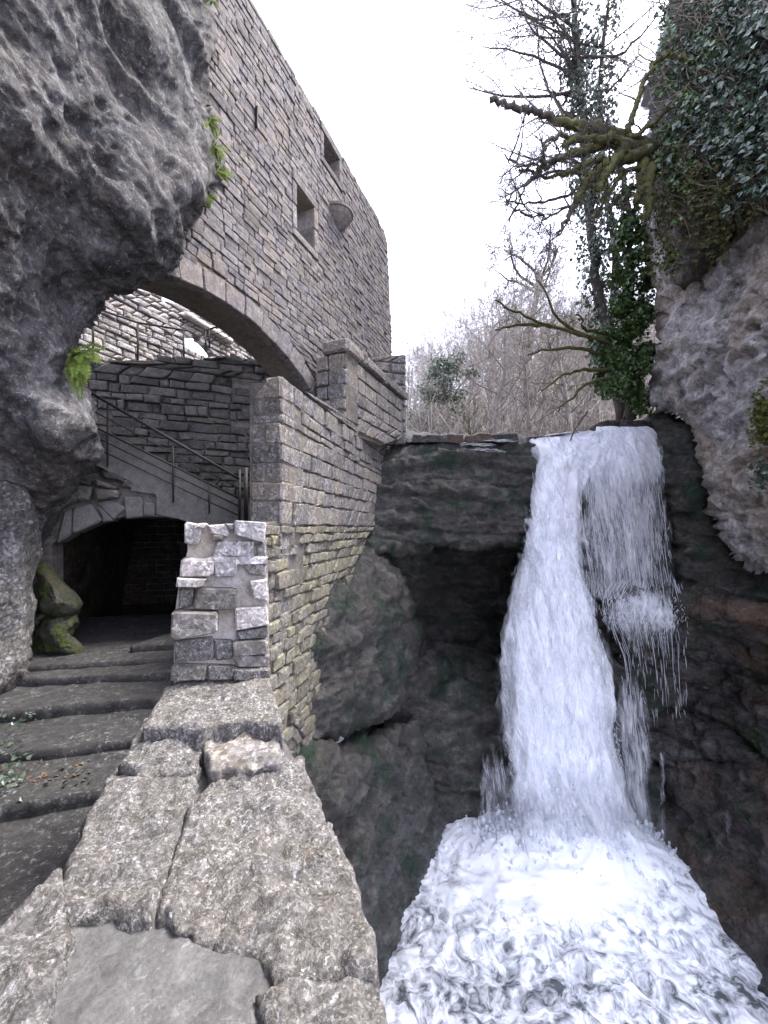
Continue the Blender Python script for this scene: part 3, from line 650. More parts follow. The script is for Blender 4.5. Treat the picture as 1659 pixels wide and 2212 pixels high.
# cellar interior: side walls, back wall with a small dark niche, vault
def quadmesh(name, pts, mat, par): return raw(name, np.array(pts), [[0, 1, 2, 3]], mat, par, par.location, smooth=False)
cb = 4.6
inn = thing('cellar_vault', 'dark cellar chamber with rough back wall seen through the low arch', 'cellar', (-4.2, 9.5, .4))
Vs, Fs = [], []
for k, of in enumerate((-.3, -cb-.4)):
    Vs += [ca.w(ul-.35, .2, of)]+[ca.w(u+(u-cu)*.1, v+.12, of) for u, v in pts]+[ca.w(ur+.9, 1.6, of), ca.w(ur+.9, .2, of)]
m_ = len(pts)+3
for i in range(m_-1): Fs.append([i, i+1, m_+i+1, m_+i])
Fs.append([0, m_-1, 2*m_-1, m_])
raw('vault', np.array(Vs), Fs, M['gorgedark'], inn, inn.location, smooth=False)  # near-black rock colour paints in the shade of the cellar
bk = Plane(335, 5.45, 3318); bk.O = bk.O-bk.n*cb
bkp = [[(ul-.5, .2), (ur+1.0, .2), (ur+1.0, 2.6), (ul-.5, 2.6)], [(cu-.25, 1.35), (cu+.35, 1.35), (cu+.35, 1.6), (cu-.25, 1.6)]]
masonry(inn, bk, bkp, courses(.2, 2.6, .12, .2, rr), .2, .45, M['gorgedark'], joint=.02, depth=.1, rr=rr)  # back stones share the vault's dark colour, standing in for shade
core(inn, bk, bkp, -.05, -.3, M['mortar'], dv=.1); core(inn, bk, bkp[:1], -.31, -.5, M['mortar'], dv=.4, name='niche_back')

# ================================================================ railings
def sl_pt(pl, px, py, off=.0): u, v = pl.uv(px, py); return pl.w(u, v, off)
def rail_obj(name, par, p, q, r, sides=8):
    V, F = [], []; tube(V, F, [p, q], [r, r], sides); return raw(name, np.array(V), F, M['iron'], par, p)
hr = thing('stair_railing', 'dark iron stair handrail climbing left above the cellar arch', 'railing', tuple(sl_pt(ca, 517, 1126, .05)))
for (x0, y0, x1, y1, r) in [(110, 800, 518, 1036, .02), (110, 840, 516, 1056, .009), (110, 876, 516, 1077, .014), (110, 898, 516, 1094, .009), (110, 922, 516, 1114, .009)]:
    rail_obj('rail', hr, sl_pt(ca, x0, y0, .07), sl_pt(ca, x1, y1, .07), r)
for (x, y0, y1, r) in [(517.5, 1016, 1140, .019), (376, 955, 1086, .013), (453, 1042, 1110, .011), (236, 872, 1010, .012)]:
    rail_obj('post', hr, sl_pt(ca, x, y1, .07), sl_pt(ca, x, y0, .07), r)
rail_obj('post', hr, sl_pt(ca, 531, 1140, .02), sl_pt(ca, 531, 1011, .02), .03)
ld = Plane(330, 7.6, 2600)
lr = thing('landing_railing', 'thin iron railing on the upper landing behind the great arch', 'railing', tuple(sl_pt(ld, 298, 775)))
for (pts_) in ([(150, 640), (201, 664), (297.6, 697), (404, 714)],):
    for dy, r in ((0, .02), (17, .007), (34, .007), (51, .007)):
        for (a, b) in zip(pts_[:-1], pts_[1:]): rail_obj('rail', lr, sl_pt(ld, a[0], a[1]+dy*(.75 if a[0] > 200 else 1)), sl_pt(ld, b[0], b[1]+dy*.95), r)
for (x, y0, y1) in [(297.6, 697, 790), (397, 713, 790), (201, 664, 790)]: rail_obj('post', lr, sl_pt(ld, x, y1), sl_pt(ld, x, y0), .019)
ld2 = Plane(445, 8.6, 3000)
lr2 = thing('bridge_railing', 'short iron railing crossing the opening right of the upper landing', 'railing', tuple(sl_pt(ld2, 445, 745)))
for dy, r in ((0, .02), (14, .008), (28, .008)): rail_obj('rail', lr2, sl_pt(ld2, 440, 715+dy), sl_pt(ld2, 500, 696+dy*1.05), r)
for (x, y0, y1) in [(444, 713, 760), (452, 711, 752)]: rail_obj('post', lr2, sl_pt(ld2, x, y1), sl_pt(ld2, x, y0), .018)

# ================================================================ walls seen through the great arch
iw = Plane(380, 6.9, 3318)
dw = thing('inner_wall', 'dark rubble retaining wall with a broken top behind the stair railing', 'wall', (-3.5, 6.9, 1))
dwp = [iw.poly([(60, 700), (130, 725), (165, 748), (185, 800), (215, 800), (235, 772), (300, 782), (345, 770), (395, 772), (430, 778), (470, 770), (505, 762), (520, 775), (600, 775), (610, 1121), (60, 1121)])]
rr = random.Random(77)
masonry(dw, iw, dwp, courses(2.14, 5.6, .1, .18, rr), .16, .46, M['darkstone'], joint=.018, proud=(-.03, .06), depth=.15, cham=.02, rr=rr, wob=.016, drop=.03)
core(dw, iw, dwp, -.06, -.7, M['mortar'], dv=.06)
slab('landing', [tuple(iw.w(u, 0, o)[:2]) for u, o in ((iw.uv(60, 800)[0], -.05), (iw.uv(500, 800)[0], -.05), (iw.uv(500, 800)[0], -3.5), (iw.uv(60, 800)[0], -3.5))], 4.72, 4.4, M['path'], step=.08, amp=.02, parent=dw, seed=99)
bw = Plane(300, 8.6, 1209.6)
uw = thing('rear_mill_wall', 'sunlit inner rubble wall of the mill with sky showing through its openings, seen through the arch', 'wall', (-5, 8.6, 4.5))
Zs = lambda x, y: (155.5+x*.2291, 570+y*.2291)
bwp = [bw.poly([(60, 560), (480, 600), (560, 690), (600, 900), (60, 900)]), bw.poly([Zs(850, 255), Zs(1025, 325), Zs(1000, 400), Zs(860, 340)]), bw.poly([Zs(1068, 790), Zs(1060, 690), Zs(1110, 668), Zs(1180, 690), Zs(1260, 755), Zs(1310, 815), Zs(1345, 872), Zs(1270, 885)])]
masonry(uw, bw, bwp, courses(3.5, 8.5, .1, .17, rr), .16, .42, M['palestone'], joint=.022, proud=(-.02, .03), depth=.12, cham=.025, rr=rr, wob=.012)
core(uw, bw, bwp, -.04, -.2, M['mortar'], dv=.06, vr=(3.5, 8.5))
# long pale ledge stone and its dark underside
u0, v0 = bw.uv(*Zs(1050, 480)); u1, v1 = bw.uv(*Zs(1490, 745))
V, F, c = stone_geom(bw, [(u0, v0-.05), (u1, v1-.05), (u1, v1+.07), (u0, v0+.07)], .12, .05, rr, .02, .3, .004); raw('ledge_stone', V, F, M['palestone'], uw, c)
#@@PART3
# ================================================================ rock
ov = [(-900, -700), (452, -700), (448, -150), (447, 0), (443, 60), (440, 120), (436, 180), (432, 225), (446, 262), (461, 310), (470, 360), (463, 398), (440, 430), (420, 458), (409, 490), (400, 520), (385, 552), (365, 580), (330, 590), (290, 600), (255, 612), (225, 628), (206, 655), (197, 690), (186, 706), (172, 725), (165, 745), (158, 775), (160, 820), (174, 850), (186, 880), (186, 920), (189, 955), (191, 985), (182, 1003), (165, 1012), (152, 1040), (156, 1080), (142, 1108), (122, 1130), (108, 1165), (92, 1200), (80, 1260), (72, 1330), (62, 1440), (-100, 1500), (-900, 1500)]
ovd = rbf([(440, 0, 4.75), (440, 250, 4.85), (460, 360, 4.8), (390, 540, 4.5), (330, 580, 4.35), (220, 630, 4.3), (190, 700, 4.3), (160, 780, 4.2), (180, 900, 4.0), (180, 980, 4.1), (150, 1060, 4.7), (100, 1180, 5.0), (80, 1300, 5.1), (60, 1440, 4.9),
           (330, 100, 3.9), (330, 300, 3.85), (340, 450, 3.75), (260, 540, 3.8), (220, 100, 3.5), (200, 300, 3.45), (170, 480, 3.55), (120, 600, 3.7), (80, 100, 2.9), (60, 300, 2.95), (40, 500, 3.1), (30, 650, 3.3), (100, 750, 3.6), (60, 880, 3.5), (110, 950, 3.5), (40, 1000, 4.0), (60, 1100, 4.4), (0, 1200, 4.4),
           (-300, 200, 2.4), (-300, 700, 2.7), (-300, 1200, 3.4), (-800, 200, 2.0), (-800, 1300, 2.6), (200, -600, 2.6), (-500, -600, 1.9), (450, -600, 3.6)])
o = relief('rock_overhang', ov, ovd, M['rock'], step=5, amp=.11, nsc=1.0, rp=40, rd=.35, thick=1.2, seed=3, ridge=True, strat=0, octv=7, gain=.42, fine=.010, aniso=(.62, .35, -.7, 7, .03), pits=.045); struct(o)
# unseen rock face added beside and behind the viewpoint to shade the path
yy, tt = np.meshgrid(np.linspace(-7, 2.6, 90), np.linspace(0, 1, 90)); prof_t = [0, .2, .4, .6, .8, 1]
xx = np.interp(tt, prof_t, [-4.0, -3.7, -3.3, -2.6, -1.5, -.1])-.35*np.clip(yy, 0, 3); zz = np.interp(tt, prof_t, [-.6, 2.2, 4.2, 5.8, 7.0, 7.8])+.25*yy*tt
qv = np.stack([xx.ravel(), yy.ravel(), zz.ravel()], 1); qv[:, 0] += .25*fbm(qv, .7, 5, 301); qv[:, 2] += .25*fbm(qv, .8, 5, 302)
struct(raw('unseen_rock_face', np.concatenate([qv, qv+np.array([-.5, 0, .8])]), [[a+e*8100 for a in f] for e in (0, 1) for f in [[j*90+i, j*90+i+1, (j+1)*90+i+1, (j+1)*90+i] for j in range(89) for i in range(89)]], M['rock']))
def boulder(name, label, cat, poly, ctrl, mat, amp=.06, nsc=2.5, step=4, rp=30, rd=.3, seed=0, thick=.6, group=None, fine=.006):
    o = relief(name, poly, rbf(ctrl), mat, step=step, amp=amp, nsc=nsc, rp=rp, rd=rd, thick=thick, seed=seed, fine=fine); return tag(o, label, cat, group)
boulder('boulder', 'upright grey lichen-speckled boulder at the left edge beside the steps', 'boulder', [(-400, 960), (-100, 985), (0, 1003), (35, 1008), (62, 1022), (80, 1050), (89, 1085), (86, 1130), (78, 1200), (72, 1250), (79, 1300), (76, 1360), (70, 1420), (55, 1468), (30, 1490), (8, 1515), (-30, 1560), (-400, 1620)],
        [(0, 1050, 4.0), (60, 1100, 4.15), (60, 1300, 4.25), (50, 1440, 4.25), (0, 1300, 3.95), (0, 1480, 4.05), (-300, 1100, 3.2), (-300, 1550, 3.1)], M['boulder'], amp=.05, seed=9, rp=35, rd=.4)
boulder('mossy_rock', 'upper green mossy rock wedged beside the cellar arch', 'rock', [(66, 1222), (95, 1214), (115, 1232), (132, 1262), (152, 1285), (166, 1305), (158, 1320), (120, 1322), (80, 1318), (60, 1300)], [(70, 1300, 4.95), (100, 1250, 4.9), (160, 1310, 5.0), (110, 1310, 4.75)], M['mossrock'], amp=.06, step=2.5, rp=25, rd=.25, seed=12)
boulder('mossy_rock', 'lower mossy rock under the other one, at the foot of the cellar arch', 'rock', [(70, 1330), (110, 1322), (168, 1324), (174, 1345), (160, 1372), (172, 1392), (180, 1410), (172, 1422), (110, 1425), (60, 1420)], [(80, 1400, 4.9), (100, 1340, 4.95), (165, 1340, 5.0), (170, 1415, 4.95), (120, 1400, 4.8)], M['mossrock'], amp=.07, step=2.5, rp=22, rd=.22, seed=15)
def cliff(name, poly, ctrl, mat, **k):
    o = relief(name, poly, rbf(ctrl), mat, **k); return struct(o)
cliff('gorge_wall', [(760, 960), (1100, 950), (1560, 900), (1620, 1300), (1620, 1700), (1620, 2300), (760, 2300)], [(800, 1000, 10.3), (1140, 980, 10.1), (1300, 960, 10.15), (1450, 930, 10.2), (870, 1200, 10.6), (940, 1250, 12.6), (1080, 1250, 12.8), (940, 1350, 12.6), (1080, 1350, 12.4), (860, 1350, 10.2), (1010, 1450, 10.9), (920, 1480, 10.0), (960, 1560, 9.7), (1050, 1600, 9.7), (1000, 1700, 9.55), (960, 1800, 9.3), (1200, 1200, 11.0), (1200, 1400, 10.8), (1200, 1600, 10.2), (1200, 1850, 9.5), (1350, 1100, 10.35), (1400, 1300, 10.1), (1400, 1600, 9.7), (1420, 1850, 9.1), (1600, 1100, 9.5), (1600, 1500, 9.4), (1600, 1900, 8.2), (1200, 2200, 9.4), (780, 1700, 9.5), (780, 2200, 9.0)],
      M['gorge'], step=7, amp=.2, nsc=1.2, rp=10, rd=0, thick=.5, seed=21, strat=1.4, octv=7, ridge=True)
cliff('ledge_rock', [(780, 952), (845, 946), (900, 942), (1000, 941), (1080, 940), (1140, 943), (1175, 950), (1180, 1100), (1165, 1165), (1120, 1188), (1060, 1182), (1000, 1194), (940, 1180), (880, 1192), (830, 1210), (770, 1230)], [(790, 960, 9.9), (845, 960, 9.95), (1000, 950, 9.75), (1140, 950, 9.7), (820, 1060, 9.1), (800, 1170, 8.6), (900, 1000, 9.45), (900, 1080, 9.2), (900, 1170, 9.1), (1000, 1040, 9.35), (1000, 1110, 9.15), (1000, 1180, 9.2), (1120, 1000, 9.6), (1130, 1100, 9.5), (1110, 1180, 9.6)],
      M['gorge'], step=4, amp=.11, nsc=2.0, rp=26, rd=.55, thick=2.8, seed=25, strat=2.6, ridge=True, skip=(0, 15), octv=6)
cliff('rock_buttress', [(600, 1100), (760, 1120), (830, 1205), (872, 1232), (900, 1290), (908, 1345), (900, 1400), (890, 1450), (868, 1500), (848, 1540), (800, 1562), (740, 1585), (690, 1600), (600, 1620)], [(640, 1150, 6.4), (720, 1200, 6.75), (780, 1190, 7.9), (830, 1240, 8.0), (720, 1300, 6.15), (700, 1400, 5.7), (690, 1480, 5.65), (640, 1500, 5.4), (770, 1350, 6.45), (760, 1460, 6.2), (740, 1560, 6.0), (860, 1330, 7.7), (880, 1400, 8.2), (830, 1500, 7.2), (640, 1600, 5.3)],
      M['gorge'], step=5, amp=.1, nsc=1.8, fine=.012, rp=40, rd=.5, thick=2.5, seed=28, strat=.6, ridge=True, skip=(0, 12, 13))
cliff('rock_shelf', [(560, 1570), (640, 1592), (700, 1600), (780, 1590), (850, 1560), (890, 1552), (908, 1600), (915, 1660), (936, 1710), (950, 1760), (952, 1820), (944, 1865), (915, 1920), (880, 1985), (855, 2050), (842, 2110), (838, 2212), (830, 2600), (560, 2600)], [(600, 1600, 5.0), (700, 1606, 5.6), (720, 1640, 5.5), (800, 1600, 6.9), (880, 1570, 7.9), (860, 1640, 7.0), (800, 1650, 6.1), (900, 1700, 7.9), (750, 1750, 5.6), (850, 1800, 6.9), (945, 1850, 8.7), (860, 1950, 7.2), (850, 2060, 6.8), (780, 2000, 5.7), (840, 2200, 5.8), (700, 2200, 4.6), (650, 1800, 4.9), (830, 2500, 4.6), (600, 2500, 3.6)],
      M['gorge'], step=6, amp=.13, nsc=1.6, fine=.012, rp=30, rd=.35, thick=2.0, seed=33, strat=.5, ridge=True, skip=(0, 17, 18))
cliff('rock_nose', [(1395, 905), (1440, 880), (1500, 920), (1526, 1010), (1550, 1110), (1590, 1190), (1720, 1240), (2300, 1330), (2300, 1450), (1720, 1345), (1610, 1318), (1520, 1300), (1450, 1275), (1436, 1180), (1420, 1080), (1402, 980)], [(1410, 940, 10.0), (1470, 950, 9.6), (1480, 1100, 9.3), (1440, 1150, 9.9), (1500, 1250, 9.3), (1560, 1220, 9.0), (1659, 1280, 8.2), (2300, 1390, 5.6)],
      M['gorge'], step=5, amp=.1, nsc=1.8, rp=35, rd=.5, thick=2.0, seed=38, strat=1.3, ridge=True)
cliff('pale_cliff', [(1380, 420), (1420, 640), (1426, 730), (1410, 790), (1402, 872), (1440, 884), (1500, 938), (1521, 1010), (1537, 1100), (1562, 1168), (1605, 1212), (1720, 1244), (2400, 1330), (2400, 200), (1600, 200)], [(1430, 560, 9.4), (1430, 700, 9.2), (1425, 860, 9.5), (1500, 650, 8.5), (1500, 800, 8.3), (1500, 920, 8.9), (1580, 700, 7.3), (1659, 600, 6.4), (1659, 800, 6.4), (1600, 950, 7.3), (1560, 1080, 8.0), (1659, 1050, 6.7), (1659, 1210, 7.3), (2400, 400, 3.6), (2400, 1200, 3.9), (1500, 300, 8.8), (1800, 250, 5.6)],
      M['cliffpale'], step=6, amp=.16, nsc=1.3, rp=40, rd=.5, thick=2.0, seed=42, ridge=True, octv=7, fine=.010, pits=.16)
cliff('cliff_brow', [(1500, -400), (1462, -100), (1446, 20), (1418, 120), (1398, 220), (1402, 300), (1416, 400), (1432, 500), (1452, 575), (1475, 612), (1520, 590), (1562, 555), (1600, 492), (1650, 445), (1740, 420), (2400, 360), (2400, -400)], [(1480, -300, 8.4), (1450, 50, 8.5), (1410, 250, 8.5), (1450, 500, 8.2), (1480, 590, 8.1), (1560, 500, 7.2), (1560, 200, 7.2), (1659, 420, 6.0), (1659, 100, 6.1), (1659, -300, 6.4), (2400, -300, 3.6), (2400, 300, 3.3)],
      M['gorgedark'], step=6, amp=.22, nsc=1.1, rp=45, rd=.6, thick=2.5, seed=47, ridge=True, octv=6)
cliff('rock_ledges', [(1325, 1300), (1350, 1278), (1400, 1275), (1480, 1288), (1600, 1300), (1720, 1330), (2400, 1440), (2400, 1850), (1720, 1680), (1600, 1650), (1500, 1655), (1420, 1660), (1380, 1560), (1345, 1430)], [(1350, 1310, 9.3), (1420, 1300, 9.0), (1500, 1330, 8.9), (1600, 1340, 8.2), (1480, 1400, 9.3), (1560, 1440, 9.3), (1640, 1440, 8.6), (1400, 1450, 9.9), (1480, 1520, 9.5), (1600, 1520, 8.5), (1620, 1600, 8.0), (1400, 1620, 9.4), (1500, 1620, 8.9), (2400, 1600, 4.6)],
      M['gorgedark'], step=5, amp=.2, nsc=1.2, rp=30, rd=.5, thick=2.0, seed=52, strat=1.8, ridge=True)
cliff('wet_boulder', [(1424, 1645), (1442, 1622), (1480, 1618), (1530, 1632), (1600, 1645), (1680, 1668), (2400, 1800), (2400, 2700), (1700, 2400), (1600, 2200), (1500, 2050), (1440, 1960), (1422, 1850)], [(1440, 1700, 9.0), (1440, 1850, 8.7), (1540, 1700, 8.1), (1540, 1900, 7.6), (1659, 1700, 6.9), (1659, 2050, 6.4), (1500, 2000, 7.6), (2400, 1900, 4.4), (2400, 2400, 4.0), (1650, 2250, 6.0)],
      M['gorgedark'], step=6, amp=.13, nsc=1.3, rp=40, rd=.6, thick=1.5, seed=57, strat=.7, ridge=True)
def hillz(x, y):
    return 4.0+np.maximum((y-11)/46.0, 0)**1.15*np.maximum(11+.33*np.minimum(x, 34), 5)
hx, hy = np.meshgrid(np.linspace(-45, 75, 150), np.linspace(10.4, 75, 100)); hq = np.stack([hx.ravel(), hy.ravel(), hillz(hx.ravel(), hy.ravel())], 1)
hq[:, 2] += .8*fbm(hq, .12, 4, 61)*np.clip((hq[:, 1]-12)/10, 0, 1)
struct(raw('hillside', hq, [[j*150+i, j*150+i+1, (j+1)*150+i+1, (j+1)*150+i] for j in range(99) for i in range(149)], M['hill']))
# ================================================================ water
def water_mat(name, streak=True):
    m, t, b = newmat(name); N = NB(t); o = t.nodes['Material Output']
    uv = N.n('ShaderNodeUVMap').outputs[0]; at = N.n('ShaderNodeAttribute', attribute_name='dens').outputs['Fac']
    s1 = N.noise(N.scale(uv, (15, 1.5, 1)), 1.0, 6, .7, .5); s2 = N.noise(N.scale(uv, (46, 3.2, 1)), 1.0, 4, .7); s3 = N.noise(N.scale(uv, (3.2, .9, 1)), 1.0, 4, .6)
    s = N.math('ADD', N.math('MULTIPLY', s1, .5), N.math('ADD', N.math('MULTIPLY', s2, .3), N.math('MULTIPLY', s3, .35)))
    al = N.ramp(N.math('ADD', s, N.math('SUBTRACT', at, .62)), (.42, 0.), (.74, 1.))
    col = N.mix(N.ramp(s, (.4, 0.), (.68, 1.)), (.84, .88, .97), (.97, .97, .99))
    N.L(col, b.inputs['Base Color']); b.inputs['Roughness'].default_value = .55
    tl = N.n('ShaderNodeBsdfTranslucent'); N.L(col, tl.inputs[0]); m1 = N.n('ShaderNodeMixShader'); m1.inputs[0].default_value = .3; N.L(b.outputs[0], m1.inputs[1]); N.L(tl.outputs[0], m1.inputs[2])
    tr = N.n('ShaderNodeBsdfTransparent'); m2 = N.n('ShaderNodeMixShader'); N.L(al, m2.inputs[0]); N.L(tr.outputs[0], m2.inputs[1]); N.L(m1.outputs[0], m2.inputs[2]); N.L(m2.outputs[0], o.inputs[0])
    N.L(N.bump(s, .4, .04), b.inputs['Normal'])
    return m
M['fall'] = water_mat('falling_water')
M['white'] = simple('white_water', (.75, .78, .84), (.9, .92, .95), .5, 6, .3, .4, transl=.35)
def rowinterp(rows, y):
    ys = [r[0] for r in rows]; return [np.interp(y, ys, [r[k] for r in rows]) for k in range(1, len(rows[0]))]
def sheet(name, rows, parent, dens, bulge=.25, nx=40, dy=9, amp=.05, seed=0, edge=.25, ft=.0, fb=.0, dome=0.0):
    y0, y1 = rows[0][0], rows[-1][0]; ny = int((y1-y0)/dy)+1; V, UV, D = [], [], []
    arcl = 0; prev = None
    for j in range(ny+1):
        y = y0+(y1-y0)*j/ny; xl, xr, d = rowinterp(rows, y); c = P((xl+xr)/2, y, d)
        if prev is not None: arcl += np.linalg.norm(c-prev)
        prev = c
        for i in range(nx+1):
            s = i/nx*2-1; dd = d-bulge*(math.sqrt(max(0, 1-s*s))-.3)
            yy = y+dome*s*s*(1-j/ny); V.append(P(xl+(xr-xl)*i/nx, yy, dd)); UV.append(((xl+(xr-xl)*i/nx)/FP*d+seed*3.1, arcl)); fj = j/ny; D.append(dens-edge*max(0, abs(s)-.5)*2-(.35*max(0, 1-fj/ft) if ft else 0)-(.4*max(0, 1-(1-fj)/fb) if fb else 0))
    V = np.array(V); q = V*np.array([1, 1, .3]); h = fbm(q, 3.2, 5, seed+70, .6)*amp
    V[:, 1] -= h*1.3; V[:, 0] += fbm(q, 2.6, 4, seed+80, .6)*amp
    F = [[j*(nx+1)+i, j*(nx+1)+i+1, (j+1)*(nx+1)+i+1, (j+1)*(nx+1)+i] for j in range(ny) for i in range(nx)]
    o = raw(name, V, F, M['fall'], parent, None, uv=UV); a = o.data.attributes.new('dens', 'FLOAT', 'POINT'); a.data.foreach_set('value', np.array(D, np.float32)); return o
def strands(name, rows, n, parent, seed, lmin=40, lmax=140, r0=.004, r1=.012, front=.12, bias=None, bulge=.25, yr=None, dec=1.0):
    rr = random.Random(seed); V, F = [], []; y0, y1 = (rows[0][0], rows[-1][0]) if yr is None else yr
    for k in range(n):
        s = rr.uniform(-1, 1) if bias is None else math.copysign(1-abs(rr.gauss(0, bias)), rr.uniform(-1, 1)); L = rr.uniform(lmin, lmax); ya = y0+(y1-y0-L)*rr.random()**dec; off = rr.uniform(-.02, front); drift = rr.uniform(-.06, .06)
        pts, rd = [], []; m = 6; rmax = rr.uniform(r0, r1)
        for i in range(m):
            f = i/(m-1); y = min(ya+L*f, y1); xl, xr, d = rowinterp(rows, y); ss = s+drift*f
            pts.append(P((xl+xr)/2+(xr-xl)/2*ss, y, d-bulge*(math.sqrt(max(0, 1-min(1, ss*ss)))-.3)-off)); rd.append(rmax*(.12+math.sin(math.pi*min(.97, f*.85+.1)))*.8)
        tube(V, F, pts, rd, 3)
    return stuff(raw(name, np.array(V), F, M['white'], parent))
wf_ = bpy.data.objects.new('waterfall', None); COL.objects.link(wf_); struct(wf_)
main = [(932, 1230, 1330, 10.1), (945, 1150, 1330, 9.95), (975, 1148, 1310, 9.75), (1010, 1147, 1285, 9.62), (1060, 1146, 1256, 9.52), (1120, 1143, 1247, 9.42), (1180, 1136, 1252, 9.33), (1250, 1118, 1264, 9.25), (1300, 1108, 1280, 9.2), (1360, 1092, 1296, 9.14), (1430, 1078, 1310, 9.08), (1500, 1085, 1320, 9.02), (1560, 1092, 1332, 8.97), (1620, 1096, 1340, 8.92), (1700, 1104, 1352, 8.86), (1780, 1108, 1366, 8.8), (1870, 1080, 1400, 8.72)]
sheet('water_sheet', main, wf_, .9, .34, 56, 8, .12, 1, .3)
sheet('water_sheet', [(y, xl-4, xr+2, d+.22) for y, xl, xr, d in main], wf_, .72, .3, 50, 9, .08, 2, .35)
sheet('water_sheet', [(y, xl+8+(xr-xl)*.1, xr-(xr-xl)*.12, d-.12) for y, xl, xr, d in main[2:]], wf_, .66, .3, 44, 9, .1, 3, .2)
sheet('water_sheet', [(y, xl+2, xr-4, d-.05) for y, xl, xr, d in main[1:]], wf_, .7, .34, 50, 8, .12, 21, .25)
sheet('water_sheet', [(y, xl-12, xr+6, d+.05) for y, xl, xr, d in main[4:]], wf_, .6, .3, 50, 8, .16, 22, .2)
sheet('water_sheet', [(y, xl-5, xr+3, d-.1) for y, xl, xr, d in main[5:]], wf_, .58, .34, 50, 8, .16, 23, .1)
strands('water_strands', main, 500, wf_, 5, 5, 20, .004, .010, .06, bulge=.34)
strands('water_strands', main, 700, wf_, 6, 3, 14, .004, .010, .2, bias=.1, bulge=.34, yr=(1150, 1850))
veil = [(922, 1290, 1400, 10.1), (940, 1280, 1420, 9.9), (970, 1262, 1428, 9.72), (1010, 1245, 1434, 9.58), (1060, 1240, 1438, 9.5), (1120, 1242, 1444, 9.42), (1190, 1255, 1450, 9.36), (1270, 1268, 1460, 9.3), (1340, 1280, 1470, 9.2)]
sheet('water_sheet', veil, wf_, .56, .2, 60, 8, .06, 4, .1, fb=.12)
sheet('water_sheet', veil[:6], wf_, .80, .2, 60, 6, .06, 12, .1, fb=.7)
sheet('water_sheet', [(y, xl, xr, d-.08) for y, xl, xr, d in veil], wf_, .54, .2, 60, 8, .08, 24, .1, fb=.12)
strands('water_strands', veil, 700, wf_, 7, 6, 40, .003, .008, .1, bulge=.2, dec=1.3)
strands('water_strands', veil, 24, wf_, 17, 90, 220, .005, .011, .1, bulge=.2)
low = [(1250, 1330, 1470, 9.05), (1285, 1305, 1480, 8.92), (1310, 1300, 1484, 8.88), (1350, 1305, 1484, 8.86), (1420, 1335, 1482, 8.85), (1500, 1345, 1486, 8.82), (1570, 1360, 1490, 8.8)]
sheet('water_sheet', low[:5], wf_, .7, .25, 40, 5, .2, 13, .3, ft=.4, fb=.7, dome=26)
sheet('water_sheet', low, wf_, .57, .15, 44, 8, .08, 6, .2, ft=.15, fb=.7, dome=18)
flare = [(1600, 1090, 1345, 8.85), (1700, 1082, 1362, 8.75), (1780, 1060, 1395, 8.6), (1840, 1020, 1440, 8.45), (1890, 980, 1480, 8.3)]
sheet('water_sheet', flare, wf_, .56, .5, 60, 8, .16, 41, .3, ft=.4)
sheet('water_sheet', [(y, xl+14, xr-10, d-.15) for y, xl, xr, d in flare], wf_, .54, .5, 60, 8, .2, 42, .3, ft=.5)
strands('water_strands', low, 200, wf_, 8, 6, 40, .003, .007, .1, bulge=.15, dec=2.0)
strands('water_strands', low, 14, wf_, 18, 90, 200, .004, .008, .1, bulge=.15, dec=1.4)
strands('water_strands', low[1:4], 220, wf_, 9, 3, 10, .004, .010, .2, bulge=.2)
mist = [(1380, 1300, 1395, 9.3), (1500, 1318, 1405, 9.2), (1650, 1336, 1415, 9.1), (1860, 1350, 1425, 8.95)]
sheet('water_sheet', mist, wf_, .58, .1, 30, 10, .05, 7, .25, ft=.3)
mistl = [(1500, 1050, 1110, 9.2), (1650, 1020, 1120, 9.1), (1830, 990, 1140, 8.95)]
sheet('water_sheet', mistl, wf_, .52, .1, 30, 10, .05, 8, .3, ft=.5)
thin = [(1602, 1415, 1420, 8.95), (1625, 1428, 1442, 8.85), (1660, 1424, 1440, 8.8), (1760, 1418, 1440, 8.7), (1880, 1416, 1442, 8.6)]
sheet('water_sheet', [(y, xl-4, xr+6, d) for y, xl, xr, d in thin], wf_, .5, .02, 14, 9, .06, 9, .2, ft=.1, fb=.2)
sheet('water_sheet', [(1690, 1556, 1570, 7.75), (1760, 1560, 1580, 7.62), (1900, 1575, 1600, 7.35)], wf_, .5, .03, 8, 9, .05, 31, .3, ft=.3, fb=.3)
tl2 = [(1690, 945, 957, 8.95), (1740, 946, 962, 8.9), (1810, 946, 970, 8.8)]
for (xa, ya, xb, yb, d) in [(985, 955, 1110, 962, 9.5), (1010, 966, 1105, 974, 9.42), (1000, 950, 1130, 948, 9.6)]:
    V, F = [], []
    for k in range(5):
        f0 = RX.uniform(0, .6); pts = [P(xa+(xb-xa)*(f0+.4*i/6), ya+(yb-ya)*(f0+.4*i/6)+RX.uniform(-1.5, 1.5)+k*1.2, d-.1+RX.uniform(-.02, .02)) for i in range(7)]; tube(V, F, pts, [.001, .004, .006, .005, .007, .004, .001], 3)
    stuff(raw('water_trickle', np.array(V), F, M['white'], wf_))
